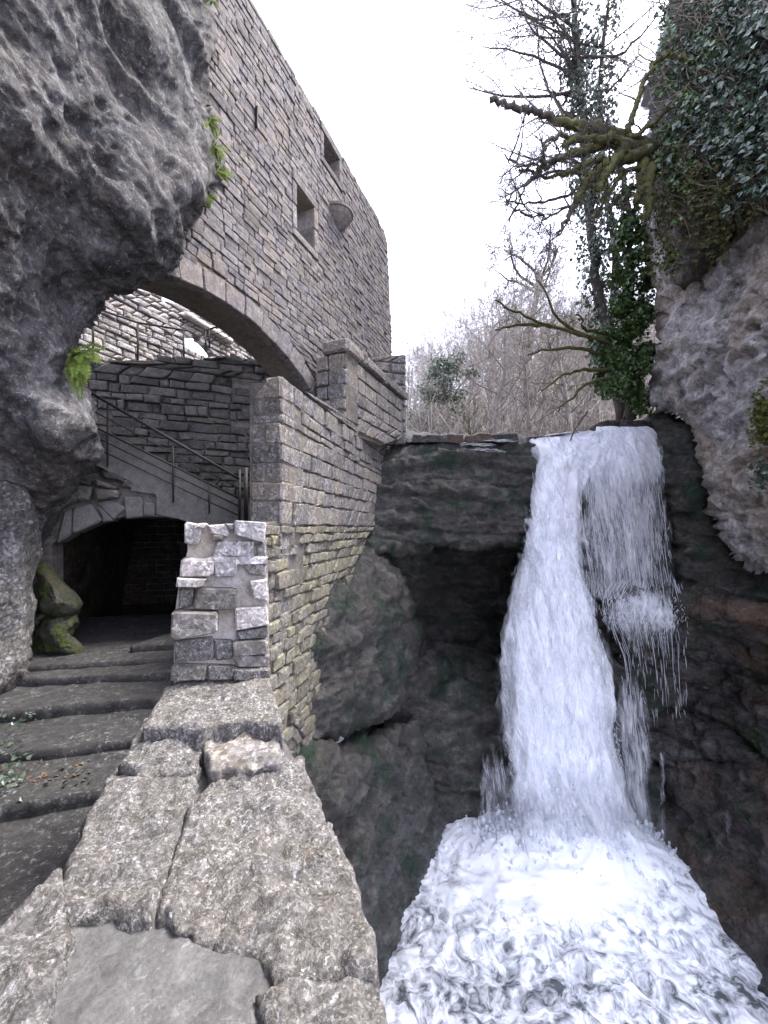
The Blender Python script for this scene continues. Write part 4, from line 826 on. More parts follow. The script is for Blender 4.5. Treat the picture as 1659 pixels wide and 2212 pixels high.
# pool
PZ0 = -5.1
nx, ny = 300, 240
gx, gy = np.meshgrid(np.linspace(-2.5, 9.5, nx), np.linspace(1.5, 9.9, ny)); q = np.stack([gx.ravel(), gy.ravel(), 0*gx.ravel()], 1)
imp = np.exp(-(((q[:, 0]-3.9)/1.9)**2+((q[:, 1]-8.75)/1.0)**2)); far = np.exp(-(((q[:, 0]-3.6)/2.9)**2+((q[:, 1]-8.3)/2.0)**2))
wq = q+.35*np.stack([fbm(q, 1.1, 3, 90), fbm(q, 1.1, 3, 91), 0*gx.ravel()], 1)
tur = fbm(wq, 1.5, 6, 92, .58, True)
q[:, 2] = PZ0+.7*imp+.25*far+(.03+.035*far)*tur+.09*fbm(q, 1.1, 3, 95)
F = [[j*nx+i, j*nx+i+1, (j+1)*nx+i+1, (j+1)*nx+i] for j in range(ny-1) for i in range(nx-1)]
m, t, b = newmat('foaming_water'); N = NB(t); p = N.pos()
pw = N.n('ShaderNodeVectorMath', operation='ADD'); nzv = N.n('ShaderNodeTexNoise'); nzv.inputs['Scale'].default_value = 1.6; nzv.inputs['Detail'].default_value = 3; N.L(p, nzv.inputs['Vector'])
sc_ = N.n('ShaderNodeVectorMath', operation='SCALE'); sc_.inputs['Scale'].default_value = .55; N.L(nzv.outputs['Color'], sc_.inputs[0]); N.L(p, pw.inputs[0]); N.L(sc_.outputs[0], pw.inputs[1])
vd = N.voro(pw.outputs[0], 2.6, 'DISTANCE_TO_EDGE'); f2 = N.noise(pw.outputs[0], 3.6, 9, .7, 1.1); f3 = N.noise(p, 1.1, 3, .6)
dist = N.n('ShaderNodeVectorMath', operation='DISTANCE'); mp = N.scale(p, (.72, 1.0, .0)); N.L(mp, dist.inputs[0]); dist.inputs[1].default_value = (3.6*.72, 8.6, 0)
near = N.ramp(N.math('MULTIPLY', dist.outputs['Value'], .25), (.25, .36), (.42, .11), (.66, -.05))
lace = N.ramp(vd, (.0, .06), (.2, .0))
ff = N.ramp(N.math('ADD', N.math('ADD', f2, lace), N.math('ADD', near, N.math('MULTIPLY', N.math('SUBTRACT', f3, .5), .25))), (.41, 0.), (.63, 1.))
N.L(N.mix(ff, (.1, .115, .12), (.93, .95, .97)), b.inputs['Base Color']); N.L(N.mix(ff, (.12, .12, .12), (.7, .7, .7)), b.inputs['Roughness'])
N.L(N.bump(f2, .15, .04), b.inputs['Normal'])
po = struct(raw('pool', q, F, m))
# churned foam lumps and flying spray at the foot of the fall
V, F = [], []
rr = random.Random(99)
base = np.array([[1, 1, 1], [-1, -1, 1], [-1, 1, -1], [1, -1, -1]])/math.sqrt(3)
bm = bmesh.new(); bmesh.ops.create_icosphere(bm, subdivisions=1, radius=1); iv = np.array([v.co[:] for v in bm.verts]); ifc = [[v.index for v in f.verts] for f in bm.faces]; bm.free()
Vl = []
for k in range(1500):
    x = rr.gauss(3.9, 1.35); y = rr.gauss(8.55, .45); e = math.exp(-(((x-3.9)/1.9)**2+((y-8.75)/1.0)**2)); z = PZ0+.8*e+abs(rr.gauss(0, .28))*e+.1; r = rr.uniform(.012, .035)*(1 if rr.random() < .8 else 1.8)
    Fk = len(Vl)*12; Vl.append(iv*np.array([r, r, r*rr.uniform(1, 2.2)])*(1+.3*NR.uniform(-1, 1, (12, 1)))+np.array([x, y, z])); F += [[a+Fk for a in f] for f in ifc]
stuff(raw('spray', np.concatenate(Vl), F, M['white'], wf_))
# drifting spray over the foot of the fall
bm = bmesh.new(); bmesh.ops.create_icosphere(bm, subdivisions=3, radius=1); mv = [(v.co.x*2.3+3.9, v.co.y*1.15+8.45, v.co.z*1.7-4.6) for v in bm.verts]; mf = [[v.index for v in f.verts] for f in bm.faces]; bm.free()
mm_ = bpy.data.materials.new('spray_mist'); mm_.use_nodes = True; tt_ = mm_.node_tree; tt_.nodes.clear(); oo = tt_.nodes.new('ShaderNodeOutputMaterial'); pv = tt_.nodes.new('ShaderNodeVolumePrincipled'); pv.inputs['Color'].default_value = (.95, .96, 1, 1); 
Nv = NB(tt_); dv_ = Nv.n('ShaderNodeVectorMath', operation='SUBTRACT'); Nv.L(Nv.pos(), dv_.inputs[0]); dv_.inputs[1].default_value = (3.9, 8.45, -4.6); dl = Nv.n('ShaderNodeVectorMath', operation='LENGTH'); Nv.L(Nv.scale(dv_.outputs[0], (1/2.3, 1/1.15, 1/1.7)), dl.inputs[0])
Nv.L(Nv.ramp(dl.outputs['Value'], (0., .75), (.5, .3), (1., 0.)), pv.inputs['Density']); tt_.links.new(pv.outputs[0], oo.inputs['Volume'])
stuff(raw('mist', mv, mf, mm_))
# river above the lip
rv = raw('river', [(0.2, 9.9, 4.1), (7.5, 9.95, 4.16), (9, 30, 4.3), (-1, 30, 4.3)], [[0, 1, 2, 3]], simple('river_water', (.05, .06, .055), (.09, .1, .095), .1, 2, .5, .5)); struct(rv)
#@@PART4
# ================================================================ plants
def nrm(v): v = np.asarray(v, float); return v/max(np.linalg.norm(v), 1e-9)
def grow(V, F, p, d, L, r, lev, rr, kids=5, spread=.8, wander=.16, up=.1, shrink=.62, minr=.004, droop=0.0):
    n = 5 if lev > 1 else 4; pts = [np.array(p, float)]; rd = [r]; dirs = [nrm(d)]
    for i in range(n):
        dd = nrm(dirs[-1]+wander*np.array([rr.gauss(0, 1), rr.gauss(0, 1), rr.gauss(0, 1)])+np.array([0, 0, up-droop])*.3)
        pts.append(pts[-1]+dd*L/n); dirs.append(dd); rd.append(max(r*(1-.75*(i+1)/n), minr*.7))
    tube(V, F, pts, rd, 6 if r > .06 else (4 if r > .02 else 3))
    if lev > 0:
        for k in range(kids):
            f = rr.uniform(.25, 1.0); i = min(int(f*n), n-1); q = pts[i]+(pts[i+1]-pts[i])*(f*n-i)
            ax = nrm(np.cross(dirs[i+1], [rr.gauss(0, 1) for _ in range(3)])); nd = nrm(dirs[i+1]+ax*rr.uniform(.5, 1.3)*spread)
            grow(V, F, q, nd, L*shrink*rr.uniform(.6, 1.15), max(rd[i]*.55, minr), lev-1, rr, kids, spread, wander*1.15, up, shrink, minr, droop)
def spline(pts, n):
    pts = np.array(pts, float); out = []; m = len(pts)
    for i in range(m-1):
        p0, p1, p2, p3 = pts[max(i-1, 0)], pts[i], pts[i+1], pts[min(i+2, m-1)]
        for k in range(n):
            t = k/n; out.append(.5*((2*p1)+(-p0+p2)*t+(2*p0-5*p1+4*p2-p3)*t*t+(-p0+3*p1-3*p2+p3)*t**3))
    out.append(pts[-1]); return out
def limb(V, F, px, r0, r1, rr, n=5, sides=7, wob=.0):
    pts = spline([P(*q) for q in px], n); pts = [p+wob*np.array([rr.gauss(0, 1), rr.gauss(0, 1), rr.gauss(0, 1)]) for p in pts]; m = len(pts)
    tube(V, F, pts, [r0+(r1-r0)*i/(m-1) for i in range(m)], sides); return pts
def twigs_on(V, F, pts, n, L, r, rr, lev=2, lo=.2, bias=None, **k):
    for _ in range(n):
        i = int(rr.uniform(lo, .999)*(len(pts)-1)); t = nrm(pts[i+1]-pts[i]); d = nrm(t*.6+np.array([rr.gauss(0, .6), rr.gauss(0, .6), rr.gauss(0, .6)])+(bias if bias is not None else 0))
        grow(V, F, pts[i], d, L*rr.uniform(.5, 1.2), r, lev, rr, **k)
LEAF = np.array([[0, 0, 0], [-.5, .25, .08], [-.3, .62, .05], [0, 1.05, -.1], [.3, .62, .05], [.5, .25, .08]]); LF = [[0, 1, 2, 3], [0, 3, 4, 5]]
def leaves(name, C, Nn, size, mat, parent, rr, hang=.6, sv=.45):
    n = len(C); Vs = np.zeros((n, 6, 3)); 
    for i in range(n):
        nn = nrm(Nn[i]+np.array([rr.gauss(0, .45), rr.gauss(0, .45), rr.gauss(0, .45)])); dn = np.array([rr.gauss(0, .5), rr.gauss(0, .5), -hang+rr.gauss(0, .4)]); y = nrm(dn-nn*(dn@nn)); x = np.cross(y, nn)
        s = size*rr.uniform(1-sv, 1+sv); Vs[i] = C[i]+s*(LEAF[:, :1]*x+LEAF[:, 1:2]*y+LEAF[:, 2:]*nn)
    F = [[a+6*i for a in f] for i in range(n) for f in LF]
    return raw(name, Vs.reshape(-1, 3), F, mat, parent, parent.location if parent else None, smooth=False)
rr = random.Random(123)
# ---- wood on the slope behind: a few bare trees grown once, then copied
protos = []
for k in range(4):
    V, F = [], []; r2 = random.Random(200+k); H = 9.0
    tp_ = [np.array([0, 0, 0.])]
    for i in range(6): tp_.append(tp_[-1]+np.array([r2.gauss(0, .18), r2.gauss(0, .18), H/7]))
    Vt, Ft = [], []; tube(Vt, Ft, tp_, [.16*(1-.8*i/6) for i in range(7)], 6)
    for i in range(15):
        f = .25+.75*i/15; j = min(int(f*6), 5); q = tp_[j]+(tp_[j+1]-tp_[j])*(f*6-j); a = i*2.4+r2.uniform(-.4, .4)
        grow(V, F, q, (math.cos(a), math.sin(a), r2.uniform(.35, .9)), H*.42*(1.1-.55*f), .055*(1.15-f*.8), 3, r2, 4, .75, .2, .25, .6, .009)
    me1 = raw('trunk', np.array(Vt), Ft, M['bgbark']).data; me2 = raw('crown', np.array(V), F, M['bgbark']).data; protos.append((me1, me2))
for o in [o for o in COL.objects if o.name.split('.')[0] in ('trunk', 'crown') and o.parent is None]: bpy.data.objects.remove(o)
def put_tree(x, y, s, rz, k, label, group):
    z = float(hillz(np.array(x), np.array(y)))-.2
    t_ = thing('bare_tree', label, 'tree', (x, y, z), group); t_.rotation_euler = (rr.uniform(-.08, .08), rr.uniform(-.08, .08), rz); t_.scale = (s, s, s)
    for nm, me in zip(('trunk', 'crown'), protos[k]):
        o = bpy.data.objects.new(nm, me); COL.objects.link(o); o.parent = t_
G = 'bare trees on the slope behind the fall'; LB = 'leafless grey brown tree in the tangled wood on the slope behind the waterfall'
spots = []
for row, (d, n) in enumerate([(16, 8), (20, 9), (26, 11), (33, 12), (42, 12)]):
    for i in range(n):
        px = 868+(1480-868)*(i+.5)/n+rr.uniform(-22, 22); spots.append(((px-CX)/FP*d, d+rr.uniform(-1.5, 1.5), rr.uniform(.6, .85) if row < 2 else rr.uniform(.9, 1.25)))
for i, (x, y, s) in enumerate(spots):
    if x < 2.2 and y < 20: s *= .55
    if x < 3.5: s *= .8
    put_tree(x, y, s, rr.uniform(0, 6.28), i % 4, LB, G)
# undergrowth on the slope: a haze of bare shoots nobody could count
V, F = [], []; r2 = random.Random(8)
for k in range(1800):
    d = r2.uniform(13.5, 46)**1.0; px = r2.uniform(850, 1500); x = (px-CX)/FP*d; z = float(hillz(np.array(x), np.array(d))); q = np.array([x, d, z-.05]); L = r2.uniform(.8, 2.6)*(.6+d/40)
    dd = nrm([r2.gauss(0, .35), r2.gauss(0, .35), 1]); e = q+dd*L+np.array([r2.gauss(0, .2), r2.gauss(0, .2), 0]); m1 = q+dd*L*.5; w_ = .012+.0007*d
    tube(V, F, [q, m1, e], [w_, w_*.8, w_*.3], 3)
    for _ in range(4):
        f = r2.uniform(.3, .9); b_ = q+(e-q)*f; tube(V, F, [b_, b_+nrm([r2.gauss(0, 1), r2.gauss(0, 1), .8])*L*r2.uniform(.25, .5)], [w_*.6, w_*.25], 3)
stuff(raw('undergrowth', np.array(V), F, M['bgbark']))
# the one whose round crown stands against the sky
x, y = (1130-CX)/FP*30, 30.
t_ = thing('bare_tree', 'bare tree with a spreading gnarled crown against the white sky above the wood', 'tree', (x, y, float(hillz(np.array(x), np.array(y)))-.3))
V, F = [], []; r2 = random.Random(77); base = np.array(t_.location[:])
pts = [base, base+[.3, 0, 3], base+[.1, 0, 6], P(1160, 640, 30), P(1165, 585, 30)]
Vt, Ft = [], []; tube(Vt, Ft, spline(pts, 4), np.linspace(.3, .16, 17), 7); raw('trunk', np.array(Vt), Ft, M['bark'], t_, base)
for k in range(6):
    a = math.pi*(.12+.76*k/5); q0 = P(1160, 640-12*k % 40, 30); mpt = [q0]
    dd = nrm([math.cos(a)*.7, r2.uniform(-.4, .4), .5+math.sin(a)*.6])
    for i in range(6): dd = nrm(dd+.28*np.array([r2.gauss(0, 1), r2.gauss(0, 1), r2.gauss(0, .7)])); mpt.append(mpt[-1]+dd*r2.uniform(.55, .85))
    tube(V, F, mpt, np.linspace(.12, .04, 7), 5); twigs_on(V, F, mpt, 9, 2.2, .045, r2, 3, .15, kids=4, spread=.8, wander=.3, up=.12, shrink=.55, minr=.014)
raw('crown', np.array(V), F, M['bark'], t_, base)
# pale green evergreen shrub at the end of the slope
def shrub(name, label, cat, px, py, d, rx, rz, n, size, mat, seed):
    c = P(px, py, d); r2 = random.Random(seed); gz = float(hillz(np.array(c[0]), np.array(c[1]))); t_ = thing(name, label, cat, (c[0], c[1], gz))
    Vt, Ft = [], []; tube(Vt, Ft, [np.array([c[0], c[1], gz]), c], [.12, .05], 6); C, Nn = [], []
    for k in range(26):
        u = nrm([r2.gauss(0, 1), r2.gauss(0, 1), r2.gauss(0, 1)]); cc = c+u*np.array([rx, rx, rz])*r2.uniform(.35, 1); tube(Vt, Ft, [c-np.array([0, 0, rz*.5]), cc], [.04, .012], 4)
        for _ in range(n//26): w_ = np.array([r2.gauss(0, 1), r2.gauss(0, 1), r2.gauss(0, .7)])*rx*.17; C.append(cc+w_); Nn.append(nrm(w_+[0, 0, .3]))
    raw('trunk', np.array(Vt), Ft, M['bgbark'], t_, t_.location); leaves('foliage', C, Nn, size, mat, t_, r2, .2); return t_
shrub('evergreen_tree', 'dusky green evergreen tree at the left end of the wooded slope', 'tree', 968, 830, 15.5, 1.0, 1.25, 2600, .09, M['evergreen'], 5)
shrub('evergreen_tree', 'low pale green bush just above the lip of the ledge beside the terrace wall', 'bush', 905, 905, 18, .9, .7, 900, .1, M['evergreen'], 6)
V, F = [], []; r2 = random.Random(4); b0 = P(1018, 945, 11.5)
t_ = thing('sapling', 'small mossy many-stemmed sapling growing on the lip left of the water', 'tree', tuple(b0))
for k in range(7): grow(V, F, b0, (r2.uniform(-.7, .7), r2.uniform(-.3, .3), 1), r2.uniform(.5, 1.0), .016, 2, r2, 4, .6, .12, .2, .6, .003)
raw('stems', np.array(V), F, M['mossbark'], t_, b0)
# ---- tall ivy-clad tree over the lip
b0 = P(1345, 900, 11.6)
t_ = thing('ivy_tree', 'tall leafless tree wrapped in dark ivy rising from the lip of the fall', 'tree', tuple(b0)); r2 = random.Random(31)
V, F = [], []; tk = limb(V, F, [(1345, 905, 11.6), (1320, 760, 11.5), (1292, 620, 11.4), (1275, 480, 11.3), (1264, 320, 11.2), (1250, 150, 11.1), (1238, 0, 11.0), (1230, -160, 11.0)], .17, .06, r2, 5, 8, .02); raw('trunk', np.array(V), F, M['bark'], t_, b0)
V, F = [], []; tk2 = limb(V, F, [(1320, 800, 11.4), (1330, 560, 11.3), (1300, 330, 11.2), (1300, 120, 11.3), (1330, -100, 11.2)], .12, .03, r2, 5, 6, .015); raw('trunk', np.array(V), F, M['bark'], t_, b0)
V, F = [], []
for px in [[(1245, 150, 11.1), (1200, 110, 10.8), (1150, 60, 10.5), (1110, -30, 10.2)], [(1262, 290, 11.2), (1215, 240, 11), (1180, 180, 10.8), (1160, 80, 10.6), (1165, -20, 10.5)], [(1238, 30, 11), (1180, 40, 10.8), (1120, 30, 10.5)], [(1250, 120, 11.1), (1330, 120, 10.6), (1400, 60, 10.2), (1440, 0, 10)], [(1268, 380, 11.2), (1200, 370, 10.6), (1130, 400, 10.2), (1095, 440, 10)], [(1262, 250, 11.2), (1330, 180, 10.8), (1380, 120, 10.5)], [(1240, 40, 11), (1270, -40, 10.8), (1330, -100, 10.5)], [(1255, 200, 11.1), (1120, 210, 10.8), (1010, 190, 10.6)], [(1252, 180, 11.1), (1150, 120, 10.7), (1040, 100, 10.4)], [(1240, 60, 11), (1150, 0, 10.7), (1050, -40, 10.4)]]:
    pts = limb(V, F, px, .045, .01, r2, 4, 5, .02); twigs_on(V, F, pts, 15, 1.3, .011, r2, 2, .1, kids=5, spread=.8, wander=.2, up=.0, shrink=.62, minr=.0035)
raw('branches', np.array(V), F, M['bark'], t_, b0)
V, F = [], []
for k in range(26):                                   # fine outer branches all round the head of the tree
    i = r2.randint(18, len(tk)-2); a = r2.uniform(0, 6.28); grow(V, F, tk[i], (math.cos(a)-.35, math.sin(a)*.6, r2.uniform(-.1, .7)), r2.uniform(1.6, 4.2), .03, 3, r2, 4, .75, .15, .0, .55, .0045)
raw('branches', np.array(V), F, M['bark'], t_, b0)
def ivy_on(pts, i0, i1, n, rad, r2, cl=50):
    C, Nn = [], []
    for k in range(cl):
        i = r2.randint(i0, min(i1, len(pts)-1)); a = r2.uniform(0, 6.28); rq = rad*r2.uniform(.45, 1.15); cc = pts[i]+np.array([math.cos(a)*rq, math.sin(a)*rq, r2.gauss(0, .15)]); 
        for _ in range(n//cl): w_ = np.array([r2.gauss(0, .13), r2.gauss(0, .13), r2.gauss(0, .22)]); C.append(cc+w_); Nn.append(nrm(np.array([math.cos(a), math.sin(a), .25])))
    return C, Nn
C, Nn = ivy_on(tk, 4, 28, 5200, .36, r2, 130); leaves('ivy', C, Nn, .085, M['ivyblue'], t_, r2, .7)
C, Nn = ivy_on(tk2, 4, 17, 2400, .36, r2, 70); leaves('ivy', C, Nn, .085, M['ivyblue'], t_, r2, .7)
# ---- dense green ivy mass hanging beside the cliff
b0 = P(1360, 895, 10.4)
t_ = thing('ivy_bush', 'dense glossy green ivy thicket hanging down to the lip of the fall', 'ivy', tuple(b0)); r2 = random.Random(37)
V, F = [], []; st_ = limb(V, F, [(1365, 905, 10.5), (1355, 780, 10.4), (1350, 650, 10.3), (1362, 520, 10.2), (1350, 400, 10.2), (1330, 330, 10.3)], .12, .05, r2, 6, 6, .03); raw('stem', np.array(V), F, M['bark'], t_, b0)
C, Nn = [], []
for (px, py, rad, n) in [(1345, 840, .42, 600), (1325, 760, .5, 800), (1360, 720, .5, 800), (1320, 820, .4, 450), (1375, 800, .45, 600), (1365, 640, .36, 500), (1375, 560, .32, 450), (1360, 480, .28, 380), (1390, 680, .35, 400), (1300, 740, .3, 260), (1345, 590, .25, 220), (1380, 860, .35, 350), (1350, 420, .22, 200), (1385, 500, .25, 250), (1345, 520, .22, 200), (1395, 600, .3, 300), (1335, 660, .25, 220), (1400, 760, .3, 300), (1398, 420, .22, 200)]:
    c = P(px, py, 10.15)
    for k in range(9):
        u = nrm([r2.gauss(0, 1), r2.gauss(0, 1), r2.gauss(0, 1)]); cc = c+u*rad*r2.uniform(.4, 1.05)
        for _ in range(n//5): w_ = np.array([r2.gauss(0, 1), r2.gauss(0, 1), r2.gauss(0, 1.3)])*rad*.22; C.append(cc+w_); Nn.append(nrm(u+[0, -.4, .4]))
leaves('foliage', C, Nn, .085, M['ivy'], t_, r2, .7)
V, F = [], []
for px in [[(1330, 745, 10.1), (1250, 722, 9.6), (1180, 702, 9.4), (1110, 672, 9.2), (1070, 650, 9.1)], [(1310, 765, 10.1), (1240, 752, 9.6), (1180, 756, 9.4), (1140, 768, 9.3)], [(1320, 800, 10), (1260, 800, 9.6), (1215, 812, 9.4), (1170, 845, 9.2)], [(1330, 815, 10), (1270, 828, 9.6), (1235, 858, 9.4), (1205, 885, 9.3)], [(1310, 720, 10), (1262, 712, 9.8), (1258, 690, 9.7), (1245, 676, 9.7)], [(1280, 735, 9.9), (1210, 690, 9.7), (1160, 600, 9.6)], [(1200, 706, 9.5), (1130, 700, 9.3), (1070, 715, 9.2)]]:
    pts = limb(V, F, px, .05, .016, r2, 5, 6, .015); twigs_on(V, F, pts, 9, .7, .008, r2, 2, .3, kids=4, spread=.8, wander=.2, up=.05, shrink=.6, minr=.003)
raw('bough', np.array(V), F, M['mossbark'], t_, b0)
# ---- mossy fallen stump with jutting limbs on the cliff brow
b0 = P(1420, 330, 8.2)
t_ = thing('mossy_stump', 'uprooted mossy stump with thick broken limbs jutting out from the cliff brow', 'tree stump', tuple(b0)); r2 = random.Random(41)
for (px, ra, rb, mt, tw) in [([(1190, 252, 7.7), (1150, 240, 7.6), (1110, 228, 7.55), (1063, 217, 7.5)], .062, .05, 'bark', 3), ([(1440, 340, 8.3), (1360, 305, 8), (1290, 280, 7.85), (1240, 270, 7.8), (1185, 252, 7.7)], .16, .06, 'mossbark', 4),
        ([(1400, 330, 8), (1330, 345, 7.7), (1290, 370, 7.6), (1262, 400, 7.55), (1242, 440, 7.5)], .12, .06, 'mossbark', 3), ([(1245, 434, 7.5), (1228, 465, 7.5), (1206, 502, 7.45)], .06, .022, 'bark', 2),
        ([(1400, 320, 8), (1320, 310, 7.7), (1260, 325, 7.5), (1205, 345, 7.4), (1165, 365, 7.35)], .1, .035, 'mossbark', 6), ([(1170, 362, 7.35), (1140, 395, 7.3), (1120, 428, 7.3)], .035, .012, 'bark', 4),
        ([(1345, 320, 7.8), (1320, 360, 7.5), (1302, 385, 7.4), (1292, 408, 7.35)], .1, .05, 'mossbark', 1), ([(1370, 330, 8), (1355, 280, 7.8), (1375, 225, 7.8), (1400, 160, 7.8), (1440, 118, 7.8), (1490, 125, 7.5)], .06, .03, 'mossbark', 4),
        ([(1260, 300, 7.7), (1215, 292, 7.5), (1180, 305, 7.4), (1175, 330, 7.4)], .05, .02, 'bark', 5), ([(1250, 330, 7.5), (1190, 345, 7.3), (1130, 355, 7.2), (1090, 340, 7.2)], .04, .012, 'bark', 6), ([(1390, 350, 8), (1385, 400, 7.9), (1372, 440, 7.8)], .12, .06, 'mossbark', 2), ([(1360, 300, 7.8), (1420, 260, 7.8), (1480, 200, 7.6)], .05, .025, 'mossbark', 3), ([(1280, 395, 7.5), (1200, 430, 7.6), (1130, 440, 7.7), (1090, 430, 7.8)], .03, .01, 'bark', 5), ([(1300, 345, 7.6), (1270, 350, 7.5), (1230, 372, 7.4), (1180, 380, 7.4), (1120, 372, 7.4)], .06, .015, 'mossbark', 6), ([(1350, 330, 7.7), (1330, 300, 7.6), (1295, 300, 7.5), (1250, 298, 7.5), (1215, 318, 7.4)], .09, .04, 'mossbark', 4), ([(1380, 360, 7.9), (1345, 370, 7.7), (1330, 395, 7.6), (1305, 430, 7.5), (1290, 470, 7.5)], .05, .02, 'mossbark', 3), ([(1420, 350, 8.1), (1400, 380, 7.9), (1402, 430, 7.8), (1395, 470, 7.8)], .13, .05, 'mossbark', 2), ([(1440, 330, 8.2), (1480, 350, 7.7), (1540, 360, 7.3), (1580, 345, 7.0)], .12, .05, 'mossbark', 2), ([(1240, 440, 7.5), (1180, 470, 8), (1120, 455, 8.2), (1080, 420, 8.4)], .025, .008, 'bark', 7)]:
    V, F = [], []; pts = limb(V, F, px, ra, rb, r2, 6, 8, .022); raw('limb', np.array(V), F, M[mt], t_, b0)
    V, F = [], []; twigs_on(V, F, pts, tw, .9, .018, r2, 1, .1, kids=4, spread=.9, wander=.3, up=.0, shrink=.6, minr=.005); twigs_on(V, F, pts, tw*2, .55, .008, r2, 2, .1, kids=4, spread=.9, wander=.25, up=.0, shrink=.6, minr=.003); stuff(raw('twigs', np.array(V), F, M['bark'], t_, b0))
    if mt == 'mossbark':                                # shaggy moss cushions along the upper side
        C, Nn = [], []
        for q in pts:
            for _ in range(22): a = r2.uniform(0, 6.28); e = np.array([math.cos(a), r2.uniform(-.6, .4), math.sin(a)*.8+.35]); C.append(q+nrm(e)*ra*r2.uniform(.6, 1.0)); Nn.append(nrm(e))
        stuff(leaves('moss', C, Nn, .032, M['moss'], t_, r2, .5))
# ---- creepers over the cliff brow: vines, ivy and hanging moss
def brow_d(px, py): return float(rbf_brow(np.array([px]), np.array([py]))[0])
rbf_brow = rbf([(1480, -300, 8.4), (1450, 50, 8.5), (1410, 250, 8.5), (1450, 500, 8.2), (1480, 590, 8.1), (1560, 500, 7.2), (1560, 200, 7.2), (1659, 420, 6.0), (1659, 100, 6.1), (1659, -300, 6.4), (2400, -300, 3.6), (2400, 300, 3.3)])
b0 = P(1560, 300, 7.0)
t_ = thing('cliff_ivy', 'curtain of blue-green ivy and dead creepers over the top right cliff', 'ivy', tuple(b0)); r2 = random.Random(53)
V, F = [], []
for k in range(280):                                    # sprawling creepers
    x, y = r2.uniform(1400, 1660), r2.uniform(-60, 420); a = r2.uniform(.2, 2.9) if r2.random() < .75 else r2.uniform(-2, 4); pts = []; st2 = r2.uniform(8, 26)
    for i in range(9):
        a += r2.gauss(0, .35); x += math.cos(a)*st2; y += math.sin(a)*st2*(.6+.4*i/8); pts.append(P(x, y, brow_d(max(x, 1398), min(max(y, -200), 560))-.26-.16*math.sin(math.pi*i/8)-r2.uniform(0, .06)))
    rr_ = r2.choice([.004, .005, .006, .009, .016]); tube(V, F, pts, [rr_*(1-.5*i/8) for i in range(9)], 3)
for k in range(170):                                    # roots hanging under the brow
    px = r2.uniform(1405, 1600); y0 = 380+r2.uniform(-60, 60); L = r2.uniform(50, 170); pts = []; dr = r2.gauss(0, 18)
    for i in range(6):
        f = i/5; x = px+dr*f*f+r2.gauss(0, 4); y = y0+L*f; pts.append(P(x, y, brow_d(px, min(y, 540))-.22))
    tube(V, F, pts, [r2.uniform(.005, .012)*(1-.7*i/5) for i in range(6)], 3)
raw('creepers', np.array(V), F, M['vine'], t_, b0)
C, Nn, C2, N2, C3, N3 = [], [], [], [], [], []
for (px, py, sx, sy, n, wh) in [(1600, 200, 60, 110, 1500, 1), (1640, 330, 40, 50, 500, 1), (1520, 120, 50, 90, 600, 1), (1620, 60, 60, 60, 500, 1), (1480, 300, 50, 70, 500, 0), (1440, 180, 25, 90, 450, 0), (1560, 320, 50, 50, 400, 1), (1650, 420, 30, 30, 200, 1), (1450, 420, 40, 60, 350, 0), (1700, 200, 60, 150, 700, 1), (1490, 20, 40, 60, 400, 0),
        (1430, 380, 40, 50, 500, 2), (1520, 390, 50, 35, 600, 2), (1470, 470, 35, 60, 500, 2), (1560, 450, 35, 40, 400, 2), (1440, 530, 25, 40, 300, 2), (1520, 530, 30, 30, 300, 2), (1620, 300, 20, 20, 100, 2)]:
    cl = max(6, n//22)
    for k in range(cl):
        x0, y0 = r2.gauss(px, sx), r2.gauss(py, sy)
        if x0 < 1398+abs(min(0, y0-250))*.12 or y0 > 600-(x0-1480)*.9: continue
        for _ in range(int(n/cl*(1.25 if wh == 1 else .9))):
            x, y = x0+r2.gauss(0, 11), y0+r2.gauss(0, 14); c = P(x, y, brow_d(x, min(y, 560))-.26-abs(r2.gauss(0, .16)))
            (C, C2, C3)[wh].append(c); (Nn, N2, N3)[wh].append(nrm([-.3, -1, .5]))
leaves('ivy_leaves', C, Nn, .075, M['ivy'], t_, r2, .6); leaves('ivy_leaves', C2, N2, .085, M['ivyblue'], t_, r2, .6); leaves('hanging_moss', C3, N3, .06, M['mossbark'], t_, r2, 1.2)
# moss cushions on the pale cliff
pcf = rbf([(1430, 560, 9.4), (1430, 700, 9.2), (1425, 860, 9.5), (1500, 650, 8.5), (1500, 800, 8.3), (1500, 920, 8.9), (1580, 700, 7.3), (1659, 600, 6.4), (1659, 800, 6.4), (1600, 950, 7.3), (1560, 1080, 8.0), (1659, 1050, 6.7), (1659, 1210, 7.3), (2400, 400, 3.6), (2400, 1200, 3.9), (1500, 300, 8.8), (1800, 250, 5.6)])
for i, (px, py, sx, sy, lab) in enumerate([(1650, 900, 22, 60, 'big yellow-green moss cushion on the pale cliff at the right edge'), (1655, 290, 18, 35, 'small bright moss cushion high at the right edge under the ivy')]):
    r2 = random.Random(60+i); C, Nn = [], []
    for k in range(900): x, y = r2.gauss(px, sx*.55), r2.gauss(py, sy*.5); C.append(P(x, y, float(pcf(np.array([x]), np.array([y]))[0])-.12-.12*r2.random()-(0 if i == 0 else .7))); Nn.append(nrm([-.4, -1, .6]))
    o = leaves('moss_cushion', C, Nn, .05, M['moss'], None, r2, .5); tag(o, lab, 'moss')
